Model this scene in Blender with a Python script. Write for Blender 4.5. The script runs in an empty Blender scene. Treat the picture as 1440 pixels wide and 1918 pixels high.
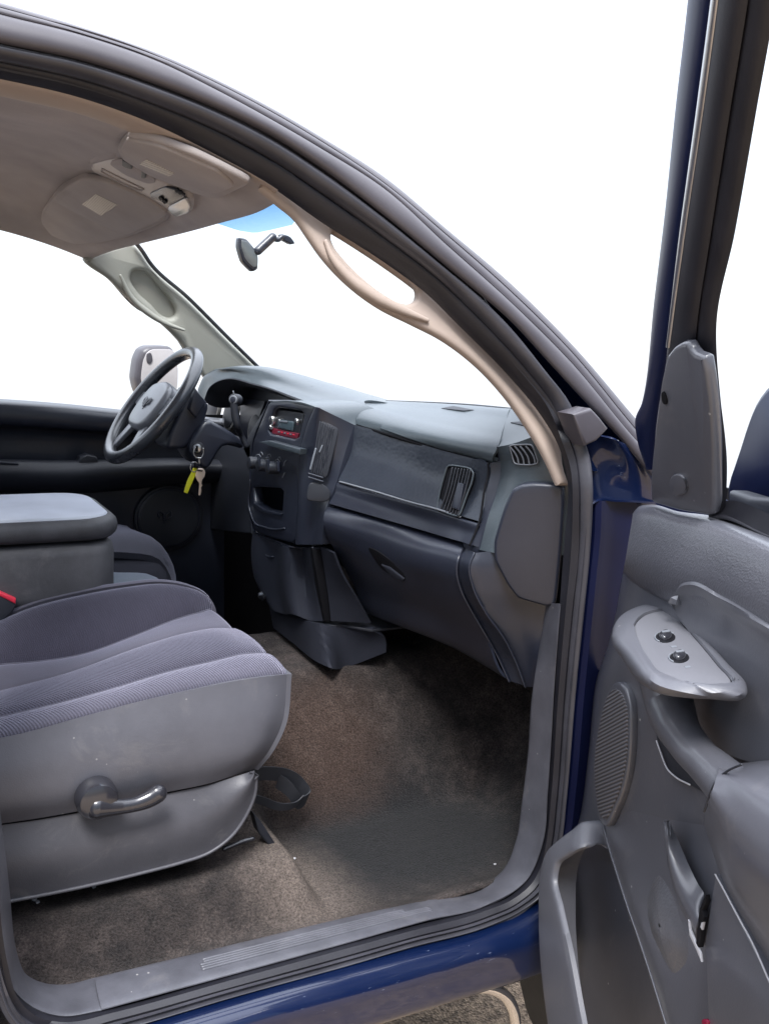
import bpy, bmesh, math, random
import numpy as np
from mathutils import Matrix, Vector
random.seed(7); np.random.seed(7)
scn = bpy.context.scene
COL = scn.collection

# ------------------------------------------------------------------ camera
# truck frame: +X forward, +Y towards the driver side, +Z up; origin = front foot of the passenger door opening
FPX, PW, PH = 1770.0, 1440.0, 1918.0
_lat = np.array([-1005., -394., FPX]); _lat /= np.linalg.norm(_lat)
_fw = np.array([3180., -159., FPX]); _fw -= _lat * (_fw @ _lat); _fw /= np.linalg.norm(_fw)
_up = np.cross(_fw, _lat)
RM = np.array([_fw, _lat, _up])
CAM = np.array([-1.253, -1.32, 1.106])
cam = bpy.data.cameras.new('camera'); cam_o = bpy.data.objects.new('camera', cam); COL.objects.link(cam_o)
cam.sensor_width = 36; cam.sensor_fit = 'AUTO'; cam.lens = 36 * FPX / PH
cam.clip_start = .02; cam.clip_end = 400
m3 = np.column_stack([RM[:, 0], -RM[:, 1], -RM[:, 2]])
mw = Matrix.Identity(4)
for i in range(3):
    for j in range(3): mw[i][j] = m3[i, j]
    mw[i][3] = CAM[i]
cam_o.matrix_world = mw
scn.camera = cam_o

# ------------------------------------------------------------------ light: bright overcast sky and a veiled sun
SUN_EL, SUN_AZ = 56, 238          # azimuth: direction the light comes FROM, degrees from +X towards +Y
w = bpy.data.worlds.new('World'); scn.world = w; w.use_nodes = True
nt = w.node_tree; nt.nodes.clear()
out = nt.nodes.new('ShaderNodeOutputWorld'); add = nt.nodes.new('ShaderNodeAddShader')
sky = nt.nodes.new('ShaderNodeTexSky'); sky.sky_type = 'NISHITA'; sky.sun_disc = False
sky.sun_elevation = math.radians(SUN_EL); sky.sun_rotation = math.radians(90 - SUN_AZ)
b1 = nt.nodes.new('ShaderNodeBackground'); b1.inputs[1].default_value = .05
b2 = nt.nodes.new('ShaderNodeBackground'); b2.inputs[0].default_value = (.91, .945, 1.04, 1); b2.inputs[1].default_value = 1.0
nt.links.new(sky.outputs[0], b1.inputs[0]); nt.links.new(b1.outputs[0], add.inputs[0]); nt.links.new(b2.outputs[0], add.inputs[1])
# overcast: about three times brighter overhead than at the horizon; darker surroundings low down behind the photographer
def wn_(op, a_, b_=None, clamp=False):
    n_ = nt.nodes.new('ShaderNodeMath'); n_.operation = op; n_.use_clamp = clamp
    for i_, v_ in enumerate((a_, b_)):
        if v_ is None: continue
        if isinstance(v_, (int, float)): n_.inputs[i_].default_value = v_
        else: nt.links.new(v_, n_.inputs[i_])
    return n_.outputs[0]
def wr_(v_, a_, b_, c_, d_):
    n_ = nt.nodes.new('ShaderNodeMapRange'); n_.interpolation_type = 'SMOOTHSTEP'; nt.links.new(v_, n_.inputs[0])
    for i_, x_ in enumerate((a_, b_, c_, d_)): n_.inputs[i_ + 1].default_value = x_
    return n_.outputs[0]
wt = nt.nodes.new('ShaderNodeTexCoord'); wsx = nt.nodes.new('ShaderNodeSeparateXYZ'); nt.links.new(wt.outputs['Generated'], wsx.inputs[0])
zen = wr_(wsx.outputs[2], .1, 1.0, .82, 2.9)
low = wr_(wsx.outputs[2], -.30, -.14, .25, 1.0)
beh = wn_('MULTIPLY', wr_(wsx.outputs[1], -.45, .05, 1.0, 0.0), wr_(wsx.outputs[2], .3, .8, 1.0, 0.0))
beh = wn_('SUBTRACT', 1.0, wn_('MULTIPLY', beh, .90))
nt.links.new(wn_('MULTIPLY', wn_('MULTIPLY', zen, low), beh), b2.inputs[1])
nt.links.new(add.outputs[0], out.inputs[0])
sl = bpy.data.lights.new('sun', 'SUN'); sl.energy = 4.2; sl.angle = math.radians(18); sl.color = (1, .985, .975)
so = bpy.data.objects.new('sun', sl); COL.objects.link(so)
e, a = math.radians(SUN_EL), math.radians(SUN_AZ)
so.rotation_euler = Vector((math.cos(e) * math.cos(a), math.cos(e) * math.sin(a), math.sin(e))).to_track_quat('Z', 'Y').to_euler()
scn.view_settings.view_transform = 'Standard'; scn.view_settings.look = 'None'
scn.view_settings.exposure = .5; scn.view_settings.gamma = 1
scn.view_settings.use_curve_mapping = False
scn.cycles.max_bounces = 10; scn.cycles.transparent_max_bounces = 16

# ------------------------------------------------------------------ placing helpers (image measurements -> points on real planes)
def ray(px, py): return RM @ np.array([px - PW / 2, py - PH / 2, FPX]) / FPX
def hit(px, py, p, n):
    r = ray(px, py); p = np.asarray(p, float); n = np.asarray(n, float)
    return CAM + r * ((p - CAM) @ n) / (r @ n)
def SX(x): return lambda u, v: hit(u, v, (x, 0, 0), (1, 0, 0))
def SY(y): return lambda u, v: hit(u, v, (0, y, 0), (0, 1, 0))
def SZ(z): return lambda u, v: hit(u, v, (0, 0, z), (0, 0, 1))
def SS(o):                                   # passenger side of the cab: upright below the belt, leaning in above it
    def f(u, v):
        q = hit(u, v, (0, o, 0), (0, 1, 0))
        return q if q[2] <= .85 else hit(u, v, (0, o, .85), (0, 1, -.33))
    return f
ALPHA = math.radians(72)
DD = np.array([-math.cos(ALPHA), -math.sin(ALPHA), 0]); DN = np.array([-math.sin(ALPHA), math.cos(ALPHA), 0])
HP = np.array([.05, -.02, 0.])
def DV(o): return lambda u, v: hit(u, v, HP + DN * o, DN)          # opened door, upright plane
def DW(o): return lambda u, v: hit(u, v, HP + DN * (o + .04) + np.array([0, 0, .93]), DN - np.array([0, 0, .43]))   # its leaning window plane
def OH(o): return lambda u, v: hit(u, v, (-.6, 0, 1.35 - o), (.33, 0, 1))   # overhead, sloping down to the windscreen
def WP(o): return lambda u, v: hit(u, v, (o, 0, .95), (.36, 0, .53))       # windscreen plane
def L(f, *pts):
    """points (px,py) on plane f, or (px,py,Y) on the plane at that Y, or ready 3D arrays"""
    r = []
    for p in pts:
        if isinstance(p, np.ndarray): r.append(p)
        elif len(p) == 3: r.append(SY(p[2])(p[0], p[1]))
        else: r.append(f(*p))
    return r
def V(*p): return np.array(p, float)

# ------------------------------------------------------------------ materials
def newmat(name):
    m = bpy.data.materials.new(name); m.use_nodes = True
    n = m.node_tree; b = n.nodes['Principled BSDF']
    return m, n, b
def N(n, t, **k):
    x = n.nodes.new(t)
    for a_, v in k.items(): setattr(x, a_, v)
    return x
def plastic(name, col, rough=.5, grain=900, bump=.25, vary=.25, col2=None, spec=.5, wear=3.0, dist=.0006, specks=0, coat=0):
    m, n, b = newmat(name); lk = n.links.new
    tc = N(n, 'ShaderNodeTexCoord')
    ns = N(n, 'ShaderNodeTexNoise'); ns.inputs['Scale'].default_value = wear; ns.inputs['Detail'].default_value = 6; ns.inputs['Roughness'].default_value = .65
    lk(tc.outputs['Object'], ns.inputs['Vector'])
    mx = N(n, 'ShaderNodeMix', data_type='RGBA'); c2 = col2 or tuple(c * (1 + vary) + .004 for c in col)
    mx.inputs['A'].default_value = (*[c * (1 - vary) for c in col], 1) if not col2 else (*col, 1)
    mx.inputs['B'].default_value = (*c2, 1)
    mr = N(n, 'ShaderNodeMapRange'); mr.inputs[1].default_value = .3; mr.inputs[2].default_value = .7
    lk(ns.outputs[0], mr.inputs[0]); lk(mr.outputs[0], mx.inputs['Factor'])
    colour = mx.outputs['Result']
    if specks:                               # lint and small scuffs lying on the surface
        v2 = N(n, 'ShaderNodeTexVoronoi'); v2.inputs['Scale'].default_value = 55; lk(tc.outputs['Object'], v2.inputs['Vector'])
        s2 = N(n, 'ShaderNodeSeparateColor'); lk(v2.outputs['Color'], s2.inputs[0])
        lim = N(n, 'ShaderNodeMapRange'); lim.inputs[1].default_value = .80; lim.inputs[2].default_value = 1.0; lim.inputs[3].default_value = 0; lim.inputs[4].default_value = .12
        lk(s2.outputs[0], lim.inputs[0])
        lt = N(n, 'ShaderNodeMath', operation='LESS_THAN'); lk(v2.outputs['Distance'], lt.inputs[0]); lk(lim.outputs[0], lt.inputs[1])
        st_ = N(n, 'ShaderNodeTexNoise'); st_.inputs['Scale'].default_value = 7; st_.inputs['Detail'].default_value = 8; st_.inputs['Roughness'].default_value = .75; st_.inputs['Distortion'].default_value = 1.2
        lk(tc.outputs['Object'], st_.inputs['Vector'])
        sm_ = N(n, 'ShaderNodeMapRange'); sm_.inputs[1].default_value = .56; sm_.inputs[2].default_value = .78; sm_.inputs[3].default_value = 0; sm_.inputs[4].default_value = .35; lk(st_.outputs[0], sm_.inputs[0])
        m4 = N(n, 'ShaderNodeMix', data_type='RGBA'); m4.inputs['B'].default_value = (.2, .19, .185, 1); lk(sm_.outputs[0], m4.inputs['Factor']); lk(colour, m4.inputs['A'])
        m5 = N(n, 'ShaderNodeMix', data_type='RGBA'); m5.inputs['B'].default_value = (.42, .41, .4, 1)
        sk_ = N(n, 'ShaderNodeMath', operation='MULTIPLY'); sk_.inputs[1].default_value = specks; lk(lt.outputs[0], sk_.inputs[0]); lk(sk_.outputs[0], m5.inputs['Factor']); lk(m4.outputs['Result'], m5.inputs['A'])
        colour = m5.outputs['Result']
    lk(colour, b.inputs['Base Color'])
    rr = N(n, 'ShaderNodeMapRange'); rr.inputs[3].default_value = rough - .07; rr.inputs[4].default_value = rough + .1
    lk(ns.outputs[0], rr.inputs[0]); lk(rr.outputs[0], b.inputs['Roughness'])
    b.inputs['Specular IOR Level'].default_value = spec
    b.inputs['Coat Weight'].default_value = coat; b.inputs['Coat Roughness'].default_value = .22
    if bump:
        vo = N(n, 'ShaderNodeTexVoronoi'); vo.inputs['Scale'].default_value = grain; vo.feature = 'SMOOTH_F1'
        n2 = N(n, 'ShaderNodeTexNoise'); n2.inputs['Scale'].default_value = grain * .3; n2.inputs['Detail'].default_value = 3
        lk(tc.outputs['Object'], vo.inputs['Vector']); lk(tc.outputs['Object'], n2.inputs['Vector'])
        ad = N(n, 'ShaderNodeMath', operation='ADD'); lk(vo.outputs['Distance'], ad.inputs[0]); lk(n2.outputs[0], ad.inputs[1])
        bp = N(n, 'ShaderNodeBump'); bp.inputs['Strength'].default_value = bump; bp.inputs['Distance'].default_value = dist
        lk(ad.outputs[0], bp.inputs['Height']); lk(bp.outputs[0], b.inputs['Normal'])
    return m
def simple(name, col, rough=.5, metal=0, spec=.5, coat=0, emit=None):
    m, n, b = newmat(name)
    b.inputs['Base Color'].default_value = (*col, 1); b.inputs['Roughness'].default_value = rough
    b.inputs['Metallic'].default_value = metal; b.inputs['Specular IOR Level'].default_value = spec
    b.inputs['Coat Weight'].default_value = coat
    if emit: b.inputs['Emission Color'].default_value = (*emit[:3], 1); b.inputs['Emission Strength'].default_value = emit[3]
    return m
def fabric(name, col, rib=None, ang=0, bump=.5, sheen=.4, fine=700):
    """seat cloth: fine weave, optional diagonal ribs of the given spacing (1/m)"""
    m, n, b = newmat(name); lk = n.links.new
    tc = N(n, 'ShaderNodeTexCoord'); b.inputs['Roughness'].default_value = .9; b.inputs['Specular IOR Level'].default_value = .15
    b.inputs['Sheen Weight'].default_value = sheen; b.inputs['Sheen Roughness'].default_value = .4
    b.inputs['Sheen Tint'].default_value = (.8, .8, 1, 1)
    ns = N(n, 'ShaderNodeTexNoise'); ns.inputs['Scale'].default_value = 9; ns.inputs['Detail'].default_value = 5
    fn = N(n, 'ShaderNodeTexNoise'); fn.inputs['Scale'].default_value = fine; fn.inputs['Detail'].default_value = 2
    lk(tc.outputs['Object'], ns.inputs['Vector']); lk(tc.outputs['Object'], fn.inputs['Vector'])
    mx = N(n, 'ShaderNodeMix', data_type='RGBA')
    mx.inputs['A'].default_value = (*[c * .75 for c in col], 1); mx.inputs['B'].default_value = (*[c * 1.25 for c in col], 1)
    lk(ns.outputs[0], mx.inputs['Factor'])
    last = mx.outputs['Result']; h = fn.outputs[0]
    if rib:
        mp = N(n, 'ShaderNodeMapping'); mp.inputs['Rotation'].default_value = (0, 0, math.radians(ang)); lk(tc.outputs['Object'], mp.inputs['Vector'])
        wv = N(n, 'ShaderNodeTexWave', wave_type='BANDS', bands_direction='X'); wv.inputs['Scale'].default_value = rib
        wv.inputs['Distortion'].default_value = .6; wv.inputs['Detail'].default_value = 1; wv.inputs['Detail Scale'].default_value = 4
        lk(mp.outputs[0], wv.inputs['Vector'])
        m2 = N(n, 'ShaderNodeMix', data_type='RGBA', blend_type='MULTIPLY'); m2.inputs['Factor'].default_value = .55
        cr_ = N(n, 'ShaderNodeMapRange'); cr_.inputs[3].default_value = .45; cr_.inputs[4].default_value = 1.1
        lk(wv.outputs['Fac'], cr_.inputs[0]); lk(last, m2.inputs['A']); lk(cr_.outputs[0], m2.inputs['B']); last = m2.outputs['Result']
        ad = N(n, 'ShaderNodeMath', operation='MULTIPLY_ADD'); ad.inputs[1].default_value = 1.6
        lk(wv.outputs['Fac'], ad.inputs[0]); lk(fn.outputs[0], ad.inputs[2]); h = ad.outputs[0]
    lk(last, b.inputs['Base Color'])
    bp = N(n, 'ShaderNodeBump'); bp.inputs['Strength'].default_value = bump; bp.inputs['Distance'].default_value = .0015
    lk(h, bp.inputs['Height']); lk(bp.outputs[0], b.inputs['Normal'])
    return m
def carpet_mat():
    m, n, b = newmat('loop_carpet'); lk = n.links.new
    tc = N(n, 'ShaderNodeTexCoord'); b.inputs['Roughness'].default_value = 1; b.inputs['Specular IOR Level'].default_value = .05
    b.inputs['Sheen Weight'].default_value = .05; b.inputs['Sheen Roughness'].default_value = .5
    big = N(n, 'ShaderNodeTexNoise'); big.inputs['Scale'].default_value = 3.2; big.inputs['Detail'].default_value = 7; big.inputs['Roughness'].default_value = .7
    fn = N(n, 'ShaderNodeTexNoise'); fn.inputs['Scale'].default_value = 240; fn.inputs['Detail'].default_value = 3; fn.inputs['Roughness'].default_value = .75
    md = N(n, 'ShaderNodeTexNoise'); md.inputs['Scale'].default_value = 28; md.inputs['Detail'].default_value = 6; md.inputs['Roughness'].default_value = .7
    for x in (big, fn, md): lk(tc.outputs['Object'], x.inputs['Vector'])
    r1 = N(n, 'ShaderNodeValToRGB'); e_ = r1.color_ramp.elements
    e_[0].position = .36; e_[0].color = (.013, .012, .0125, 1); e_[1].position = .66; e_[1].color = (.088, .070, .064, 1)
    k = r1.color_ramp.elements.new(.52); k.color = (.038, .031, .029, 1)
    s1 = N(n, 'ShaderNodeMath', operation='MULTIPLY_ADD'); s1.inputs[1].default_value = .45
    lk(md.outputs[0], s1.inputs[0])
    s0 = N(n, 'ShaderNodeMath', operation='MULTIPLY'); s0.inputs[1].default_value = .6; lk(big.outputs[0], s0.inputs[0]); lk(s0.outputs[0], s1.inputs[2])
    # the flattened charcoal heel area in the footwell and rust-brown grime round it
    sp = N(n, 'ShaderNodeSeparateXYZ'); lk(tc.outputs['Object'], sp.inputs[0])
    def blob(cx, cy, rx, ry, soft):
        mp = N(n, 'ShaderNodeMapping'); mp.inputs['Location'].default_value = (-cx / rx, -cy / ry, 0); mp.inputs['Scale'].default_value = (1 / rx, 1 / ry, 0)
        lk(tc.outputs['Object'], mp.inputs['Vector'])
        wn = N(n, 'ShaderNodeVectorMath', operation='SCALE'); wn.inputs['Scale'].default_value = .7
        lk(md.outputs['Color'], wn.inputs[0])
        av = N(n, 'ShaderNodeVectorMath', operation='ADD'); lk(mp.outputs[0], av.inputs[0]); lk(wn.outputs[0], av.inputs[1])
        sb = N(n, 'ShaderNodeVectorMath', operation='SUBTRACT'); sb.inputs[1].default_value = (.35, .35, .35); lk(av.outputs[0], sb.inputs[0])
        ml = N(n, 'ShaderNodeVectorMath', operation='MULTIPLY'); ml.inputs[1].default_value = (1, 1, 0); lk(sb.outputs[0], ml.inputs[0])
        ln = N(n, 'ShaderNodeVectorMath', operation='LENGTH'); lk(ml.outputs[0], ln.inputs[0])
        mr = N(n, 'ShaderNodeMapRange', interpolation_type='SMOOTHSTEP'); mr.inputs[1].default_value = 1 - soft; mr.inputs[2].default_value = 1 + soft
        mr.inputs[3].default_value = 1; mr.inputs[4].default_value = 0; lk(ln.outputs['Value'], mr.inputs[0]); return mr.outputs[0]
    lk(s1.outputs[0], r1.inputs[0])
    mx = N(n, 'ShaderNodeMix', data_type='RGBA'); mx.inputs['B'].default_value = (.010, .0105, .0125, 1)
    lk(r1.outputs[0], mx.inputs['A']); lk(blob(-.17, .36, .31, .2, .45), mx.inputs['Factor'])
    mz = N(n, 'ShaderNodeMix', data_type='RGBA'); mz.inputs['B'].default_value = (.085, .05, .036, 1)
    fz = N(n, 'ShaderNodeMath', operation='MULTIPLY'); fz.inputs[1].default_value = .45
    lk(blob(-.3, .6, .16, .1, .6), fz.inputs[0]); lk(fz.outputs[0], mz.inputs['Factor']); lk(mx.outputs['Result'], mz.inputs['A'])
    my = N(n, 'ShaderNodeMix', data_type='RGBA'); my.inputs['B'].default_value = (.2, .16, .135, 1)  # pale patch: light falling on the riser put into the carpet colour
    fy = N(n, 'ShaderNodeMath', operation='MULTIPLY'); fy.inputs[1].default_value = .6
    lk(blob(-.5, .27, .1, .16, .8), fy.inputs[0]); lk(fy.outputs[0], my.inputs['Factor']); lk(mz.outputs['Result'], my.inputs['A'])
    m2 = N(n, 'ShaderNodeMix', data_type='RGBA', blend_type='MULTIPLY'); m2.inputs['Factor'].default_value = 1
    mr = N(n, 'ShaderNodeMapRange'); mr.inputs[1].default_value = .3; mr.inputs[2].default_value = .72; mr.inputs[3].default_value = .28; mr.inputs[4].default_value = 1.75
    lk(fn.outputs[0], mr.inputs[0]); lk(my.outputs['Result'], m2.inputs['A']); lk(mr.outputs[0], m2.inputs['B'])
    lk(m2.outputs['Result'], b.inputs['Base Color'])
    bp = N(n, 'ShaderNodeBump'); bp.inputs['Strength'].default_value = 1; bp.inputs['Distance'].default_value = .009
    lk(fn.outputs[0], bp.inputs['Height']); lk(bp.outputs[0], b.inputs['Normal'])
    return m
def glass(name, tint, refl=.08, rough=.0):
    m, n, b = newmat(name); n.nodes.remove(b); lk = n.links.new
    o = n.nodes['Material Output']; t = N(n, 'ShaderNodeBsdfTransparent'); g = N(n, 'ShaderNodeBsdfGlossy'); mx = N(n, 'ShaderNodeMixShader')
    t.inputs[0].default_value = (*tint, 1); g.inputs['Roughness'].default_value = rough
    mx.inputs[0].default_value = refl
    lk(t.outputs[0], mx.inputs[1]); lk(g.outputs[0], mx.inputs[2]); lk(mx.outputs[0], o.inputs[0])
    return m
def paint(name, col):
    m, n, b = newmat(name); lk = n.links.new
    tc = N(n, 'ShaderNodeTexCoord')
    ns = N(n, 'ShaderNodeTexNoise'); ns.inputs['Scale'].default_value = 14; ns.inputs['Detail'].default_value = 8; ns.inputs['Roughness'].default_value = .7
    lk(tc.outputs['Object'], ns.inputs['Vector'])
    sc = N(n, 'ShaderNodeTexNoise'); sc.inputs['Scale'].default_value = 60; sc.inputs['Detail'].default_value = 9; sc.inputs['Roughness'].default_value = .8
    mp = N(n, 'ShaderNodeMapping'); mp.inputs['Scale'].default_value = (.35, 1, 2.2); lk(tc.outputs['Object'], mp.inputs['Vector']); lk(mp.outputs[0], sc.inputs['Vector'])
    rp = N(n, 'ShaderNodeMapRange'); rp.inputs[1].default_value = .635; rp.inputs[2].default_value = .67; lk(sc.outputs[0], rp.inputs[0])
    mx = N(n, 'ShaderNodeMix', data_type='RGBA'); mx.inputs['A'].default_value = (*col, 1); mx.inputs['B'].default_value = (.25, .3, .42, 1)
    f = N(n, 'ShaderNodeMath', operation='MULTIPLY'); f.inputs[1].default_value = .6; lk(rp.outputs[0], f.inputs[0])
    lk(f.outputs[0], mx.inputs['Factor']); lk(mx.outputs['Result'], b.inputs['Base Color'])
    b.inputs['Metallic'].default_value = .1; b.inputs['Specular IOR Level'].default_value = .3; b.inputs['Coat Weight'].default_value = 1; b.inputs['Coat Roughness'].default_value = .06
    rr = N(n, 'ShaderNodeMapRange'); rr.inputs[3].default_value = .22; rr.inputs[4].default_value = .5; lk(ns.outputs[0], rr.inputs[0]); lk(rr.outputs[0], b.inputs['Roughness'])
    return m
def gravel_mat():
    m, n, b = newmat('sandy_tarmac'); lk = n.links.new; tc = N(n, 'ShaderNodeTexCoord')
    vo = N(n, 'ShaderNodeTexVoronoi'); vo.inputs['Scale'].default_value = 160; ns = N(n, 'ShaderNodeTexNoise'); ns.inputs['Scale'].default_value = 45; ns.inputs['Detail'].default_value = 6
    lk(tc.outputs['Object'], vo.inputs['Vector']); lk(tc.outputs['Object'], ns.inputs['Vector'])
    r = N(n, 'ShaderNodeValToRGB'); r.color_ramp.elements[0].color = (.1, .075, .055, 1); r.color_ramp.elements[1].color = (.48, .36, .25, 1)
    r.color_ramp.elements[0].position = .25; r.color_ramp.elements[1].position = .75
    ad = N(n, 'ShaderNodeMath', operation='MULTIPLY_ADD'); ad.inputs[1].default_value = .4; lk(vo.outputs['Color'], ad.inputs[0]); lk(ns.outputs[0], ad.inputs[2])
    sb = N(n, 'ShaderNodeMath', operation='SUBTRACT'); sb.inputs[1].default_value = .2; lk(ad.outputs[0], sb.inputs[0])
    lk(sb.outputs[0], r.inputs[0]); lk(r.outputs[0], b.inputs['Base Color']); b.inputs['Roughness'].default_value = .95
    bp = N(n, 'ShaderNodeBump'); bp.inputs['Strength'].default_value = .8; bp.inputs['Distance'].default_value = .006
    lk(vo.outputs['Distance'], bp.inputs['Height']); lk(bp.outputs[0], b.inputs['Normal'])
    return m

M = {}
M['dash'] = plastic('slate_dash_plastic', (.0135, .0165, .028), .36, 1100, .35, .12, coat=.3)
M['dashlit'] = plastic('slate_dash_lit', (.044, .057, .067), .30, 900, .5, .12, dist=.0008, coat=.35)  # dash plastic lightened: light from the windscreen put into the colour
M['dark'] = plastic('dark_plastic', (.014, .016, .023), .48, 1200, .2, .2)
M['black'] = simple('black_void', (.004, .004, .006), .7, spec=.2)
M['door'] = plastic('door_vinyl', (.082, .084, .099), .34, 420, .6, .10, dist=.001, coat=.3)
M['doorsmooth'] = plastic('door_armrest_vinyl', (.080, .082, .097), .32, 900, .18, .10, specks=.5, coat=.5)
M['doorpanel'] = plastic('door_panel_plastic', (.072, .074, .087), .33, 900, .25, .14, specks=.8, coat=.55)
M['pod'] = plastic('door_pod_plastic', (.082, .084, .098), .42, 900, .25, .10, specks=.6, coat=.12)
M['plate'] = plastic('switch_plate', (.115, .116, .130), .45, 1400, .12, .06)
M['rubber'] = plastic('weatherstrip_rubber', (.040, .040, .049), .36, 700, .15, .2, wear=9)  # greyer than the lip: sky reflection put into the rubber's colour
M['rubberdark'] = plastic('weatherstrip_lip', (.008, .008, .013), .5, 700, .15, .25, wear=9)
M['strip'] = plastic('roof_strip', (.060, .055, .064), .38, 700, .1, .15, wear=6)  # mauve-grey of reflected sky put into the black rubber's colour
M['sill'] = plastic('sill_plastic', (.074, .075, .089), .40, 800, .3, .25, wear=12, specks=.6, coat=.3)
M['beige'] = plastic('taupe_trim', (.37, .30, .255), .6, 1000, .2, .06)
M['beigepale'] = plastic('pale_pillar_trim', (.31, .31, .275), .6, 1000, .2, .06)
M['liner'] = fabric('headliner_cloth', (.37, .335, .325), None, 0, .35, .1, 420)
M['visor'] = fabric('visor_cloth', (.35, .315, .30), None, 0, .3, .1, 500)
M['console_oh'] = plastic('overhead_plastic', (.42, .385, .37), .45, 900, .2, .1)
M['cloth'] = fabric('seat_cloth_dotted', (.036, .034, .050), 95, 30, .5)
M['velour'] = fabric('seat_velour', (.060, .058, .075), None, 0, .3, .5)
M['ribbed'] = fabric('seat_cloth_ribbed', (.052, .050, .070), 64, -28, .7)
M['ribpale'] = fabric('seat_bolster_ribbed', (.088, .085, .112), 64, -28, .8)
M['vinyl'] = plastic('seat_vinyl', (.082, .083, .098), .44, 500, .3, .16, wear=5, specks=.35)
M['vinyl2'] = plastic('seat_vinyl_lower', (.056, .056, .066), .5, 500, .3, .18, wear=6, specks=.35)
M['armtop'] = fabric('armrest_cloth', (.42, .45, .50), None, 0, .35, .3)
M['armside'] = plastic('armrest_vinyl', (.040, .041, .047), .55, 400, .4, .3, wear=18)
M['box'] = plastic('console_box_vinyl', (.052, .052, .058), .6, 500, .3, .3, wear=10, specks=.4)
M['centre'] = fabric('centre_seat_cloth', (.10, .12, .14), None, 0, .3, .4)
M['drvseat'] = fabric('driver_seat_cloth', (.05, .05, .062), None, 0, .3, .3)
M['carpet'] = carpet_mat()
M['paint'] = paint('dark_blue_paint', (.002, .008, .038))
M['dashrough'] = plastic('slate_bin_plastic', (.016, .018, .027), .75, 900, .3, .12, spec=.2)
M['jamb'] = simple('navy_jamb_paint', (.002, .005, .034), .55, 0, .25)
M['navy'] = simple('navy_frame_paint', (.003, .007, .036), .36, 0, .35)
M['chrome'] = simple('chrome', (.75, .75, .75), .12, 1)
M['steel'] = simple('brushed_steel', (.55, .55, .55), .3, 1)
M['lever'] = simple('lever_plastic', (.020, .020, .025), .22, 0, .7, .3)
M['glass'] = glass('clear_glass', (.985, .995, .995), .02)
M['tint'] = glass('blue_shade_glass', (.50, .66, .82), .03)
M['mirror'] = simple('mirror_glass', (.22, .23, .235), .12, .6)
M['mirrorwarm'] = simple('side_mirror_reflection', (.47, .44, .44), .2, .1)  # pale beige reflection put into a nearly matt colour
M['white'] = simple('worn_edge_white', (.38, .38, .40), .6)
M['label'] = None
M['red'] = simple('red_button', (.62, .03, .06), .35)
M['darkred'] = simple('dark_red_lens', (.18, .006, .03), .25)
M['yellow'] = simple('yellow_tag', (.62, .60, .02), .45)
M['keyface'] = simple('key_metal', (.78, .64, .52), .35, .6)
M['grey'] = simple('grey_marking', (.15, .16, .18), .5)
M['lens'] = simple('map_lamp_lens', (.45, .43, .42), .15, 0, .6)
M['screen'] = simple('radio_screen', (.06, .085, .1), .12, 0, .6)
M['radiored'] = simple('radio_red_keys', (.16, .01, .025), .4)
M['gauge'] = simple('gauge_face', (.12, .115, .11), .5)
M['strap'] = plastic('nylon_strap', (.028, .03, .037), .55, 1500, .5, .2)
M['ground'] = gravel_mat()
M['bark'] = simple('pale_bark', (.28, .26, .24), .9)
M['tyre'] = plastic('tyre_rubber', (.05, .047, .043), .8, 200, .4, .3, wear=10)
def label_mat():
    m, n, b = newmat('printed_label'); lk = n.links.new; tc = N(n, 'ShaderNodeTexCoord')
    wv = N(n, 'ShaderNodeTexWave', bands_direction='X'); wv.inputs['Scale'].default_value = 80; wv.inputs['Distortion'].default_value = 0
    ns = N(n, 'ShaderNodeTexNoise'); ns.inputs['Scale'].default_value = 260
    lk(tc.outputs['Object'], wv.inputs['Vector']); lk(tc.outputs['Object'], ns.inputs['Vector'])
    ml = N(n, 'ShaderNodeMath', operation='MULTIPLY'); lk(wv.outputs['Fac'], ml.inputs[0]); lk(ns.outputs[0], ml.inputs[1])
    r = N(n, 'ShaderNodeValToRGB'); r.color_ramp.elements[0].color = (.52, .48, .42, 1); r.color_ramp.elements[1].color = (.25, .22, .2, 1)
    r.color_ramp.elements[0].position = .28; r.color_ramp.elements[1].position = .5
    lk(ml.outputs[0], r.inputs[0]); lk(r.outputs[0], b.inputs['Base Color']); b.inputs['Roughness'].default_value = .5
    return m
M['label'] = label_mat()
def grille_mat():
    m, n, b = newmat('speaker_mesh'); lk = n.links.new; tc = N(n, 'ShaderNodeTexCoord')
    wv = N(n, 'ShaderNodeTexWave', bands_direction='DIAGONAL'); wv.inputs['Scale'].default_value = 62; wv.inputs['Distortion'].default_value = 0
    mp = N(n, 'ShaderNodeMapping'); mp.inputs['Rotation'].default_value = (.0, .35, .2); lk(tc.outputs['Object'], mp.inputs['Vector']); lk(mp.outputs[0], wv.inputs['Vector'])
    mx = N(n, 'ShaderNodeMix', data_type='RGBA'); mx.inputs['A'].default_value = (.03, .03, .034, 1); mx.inputs['B'].default_value = (.13, .125, .135, 1)
    lk(wv.outputs['Fac'], mx.inputs['Factor']); lk(mx.outputs['Result'], b.inputs['Base Color']); b.inputs['Roughness'].default_value = .5
    bp = N(n, 'ShaderNodeBump'); bp.inputs['Strength'].default_value = .8; bp.inputs['Distance'].default_value = .003; lk(wv.outputs['Fac'], bp.inputs['Height']); lk(bp.outputs[0], b.inputs['Normal'])
    return m
M['grille'] = grille_mat()

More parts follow.
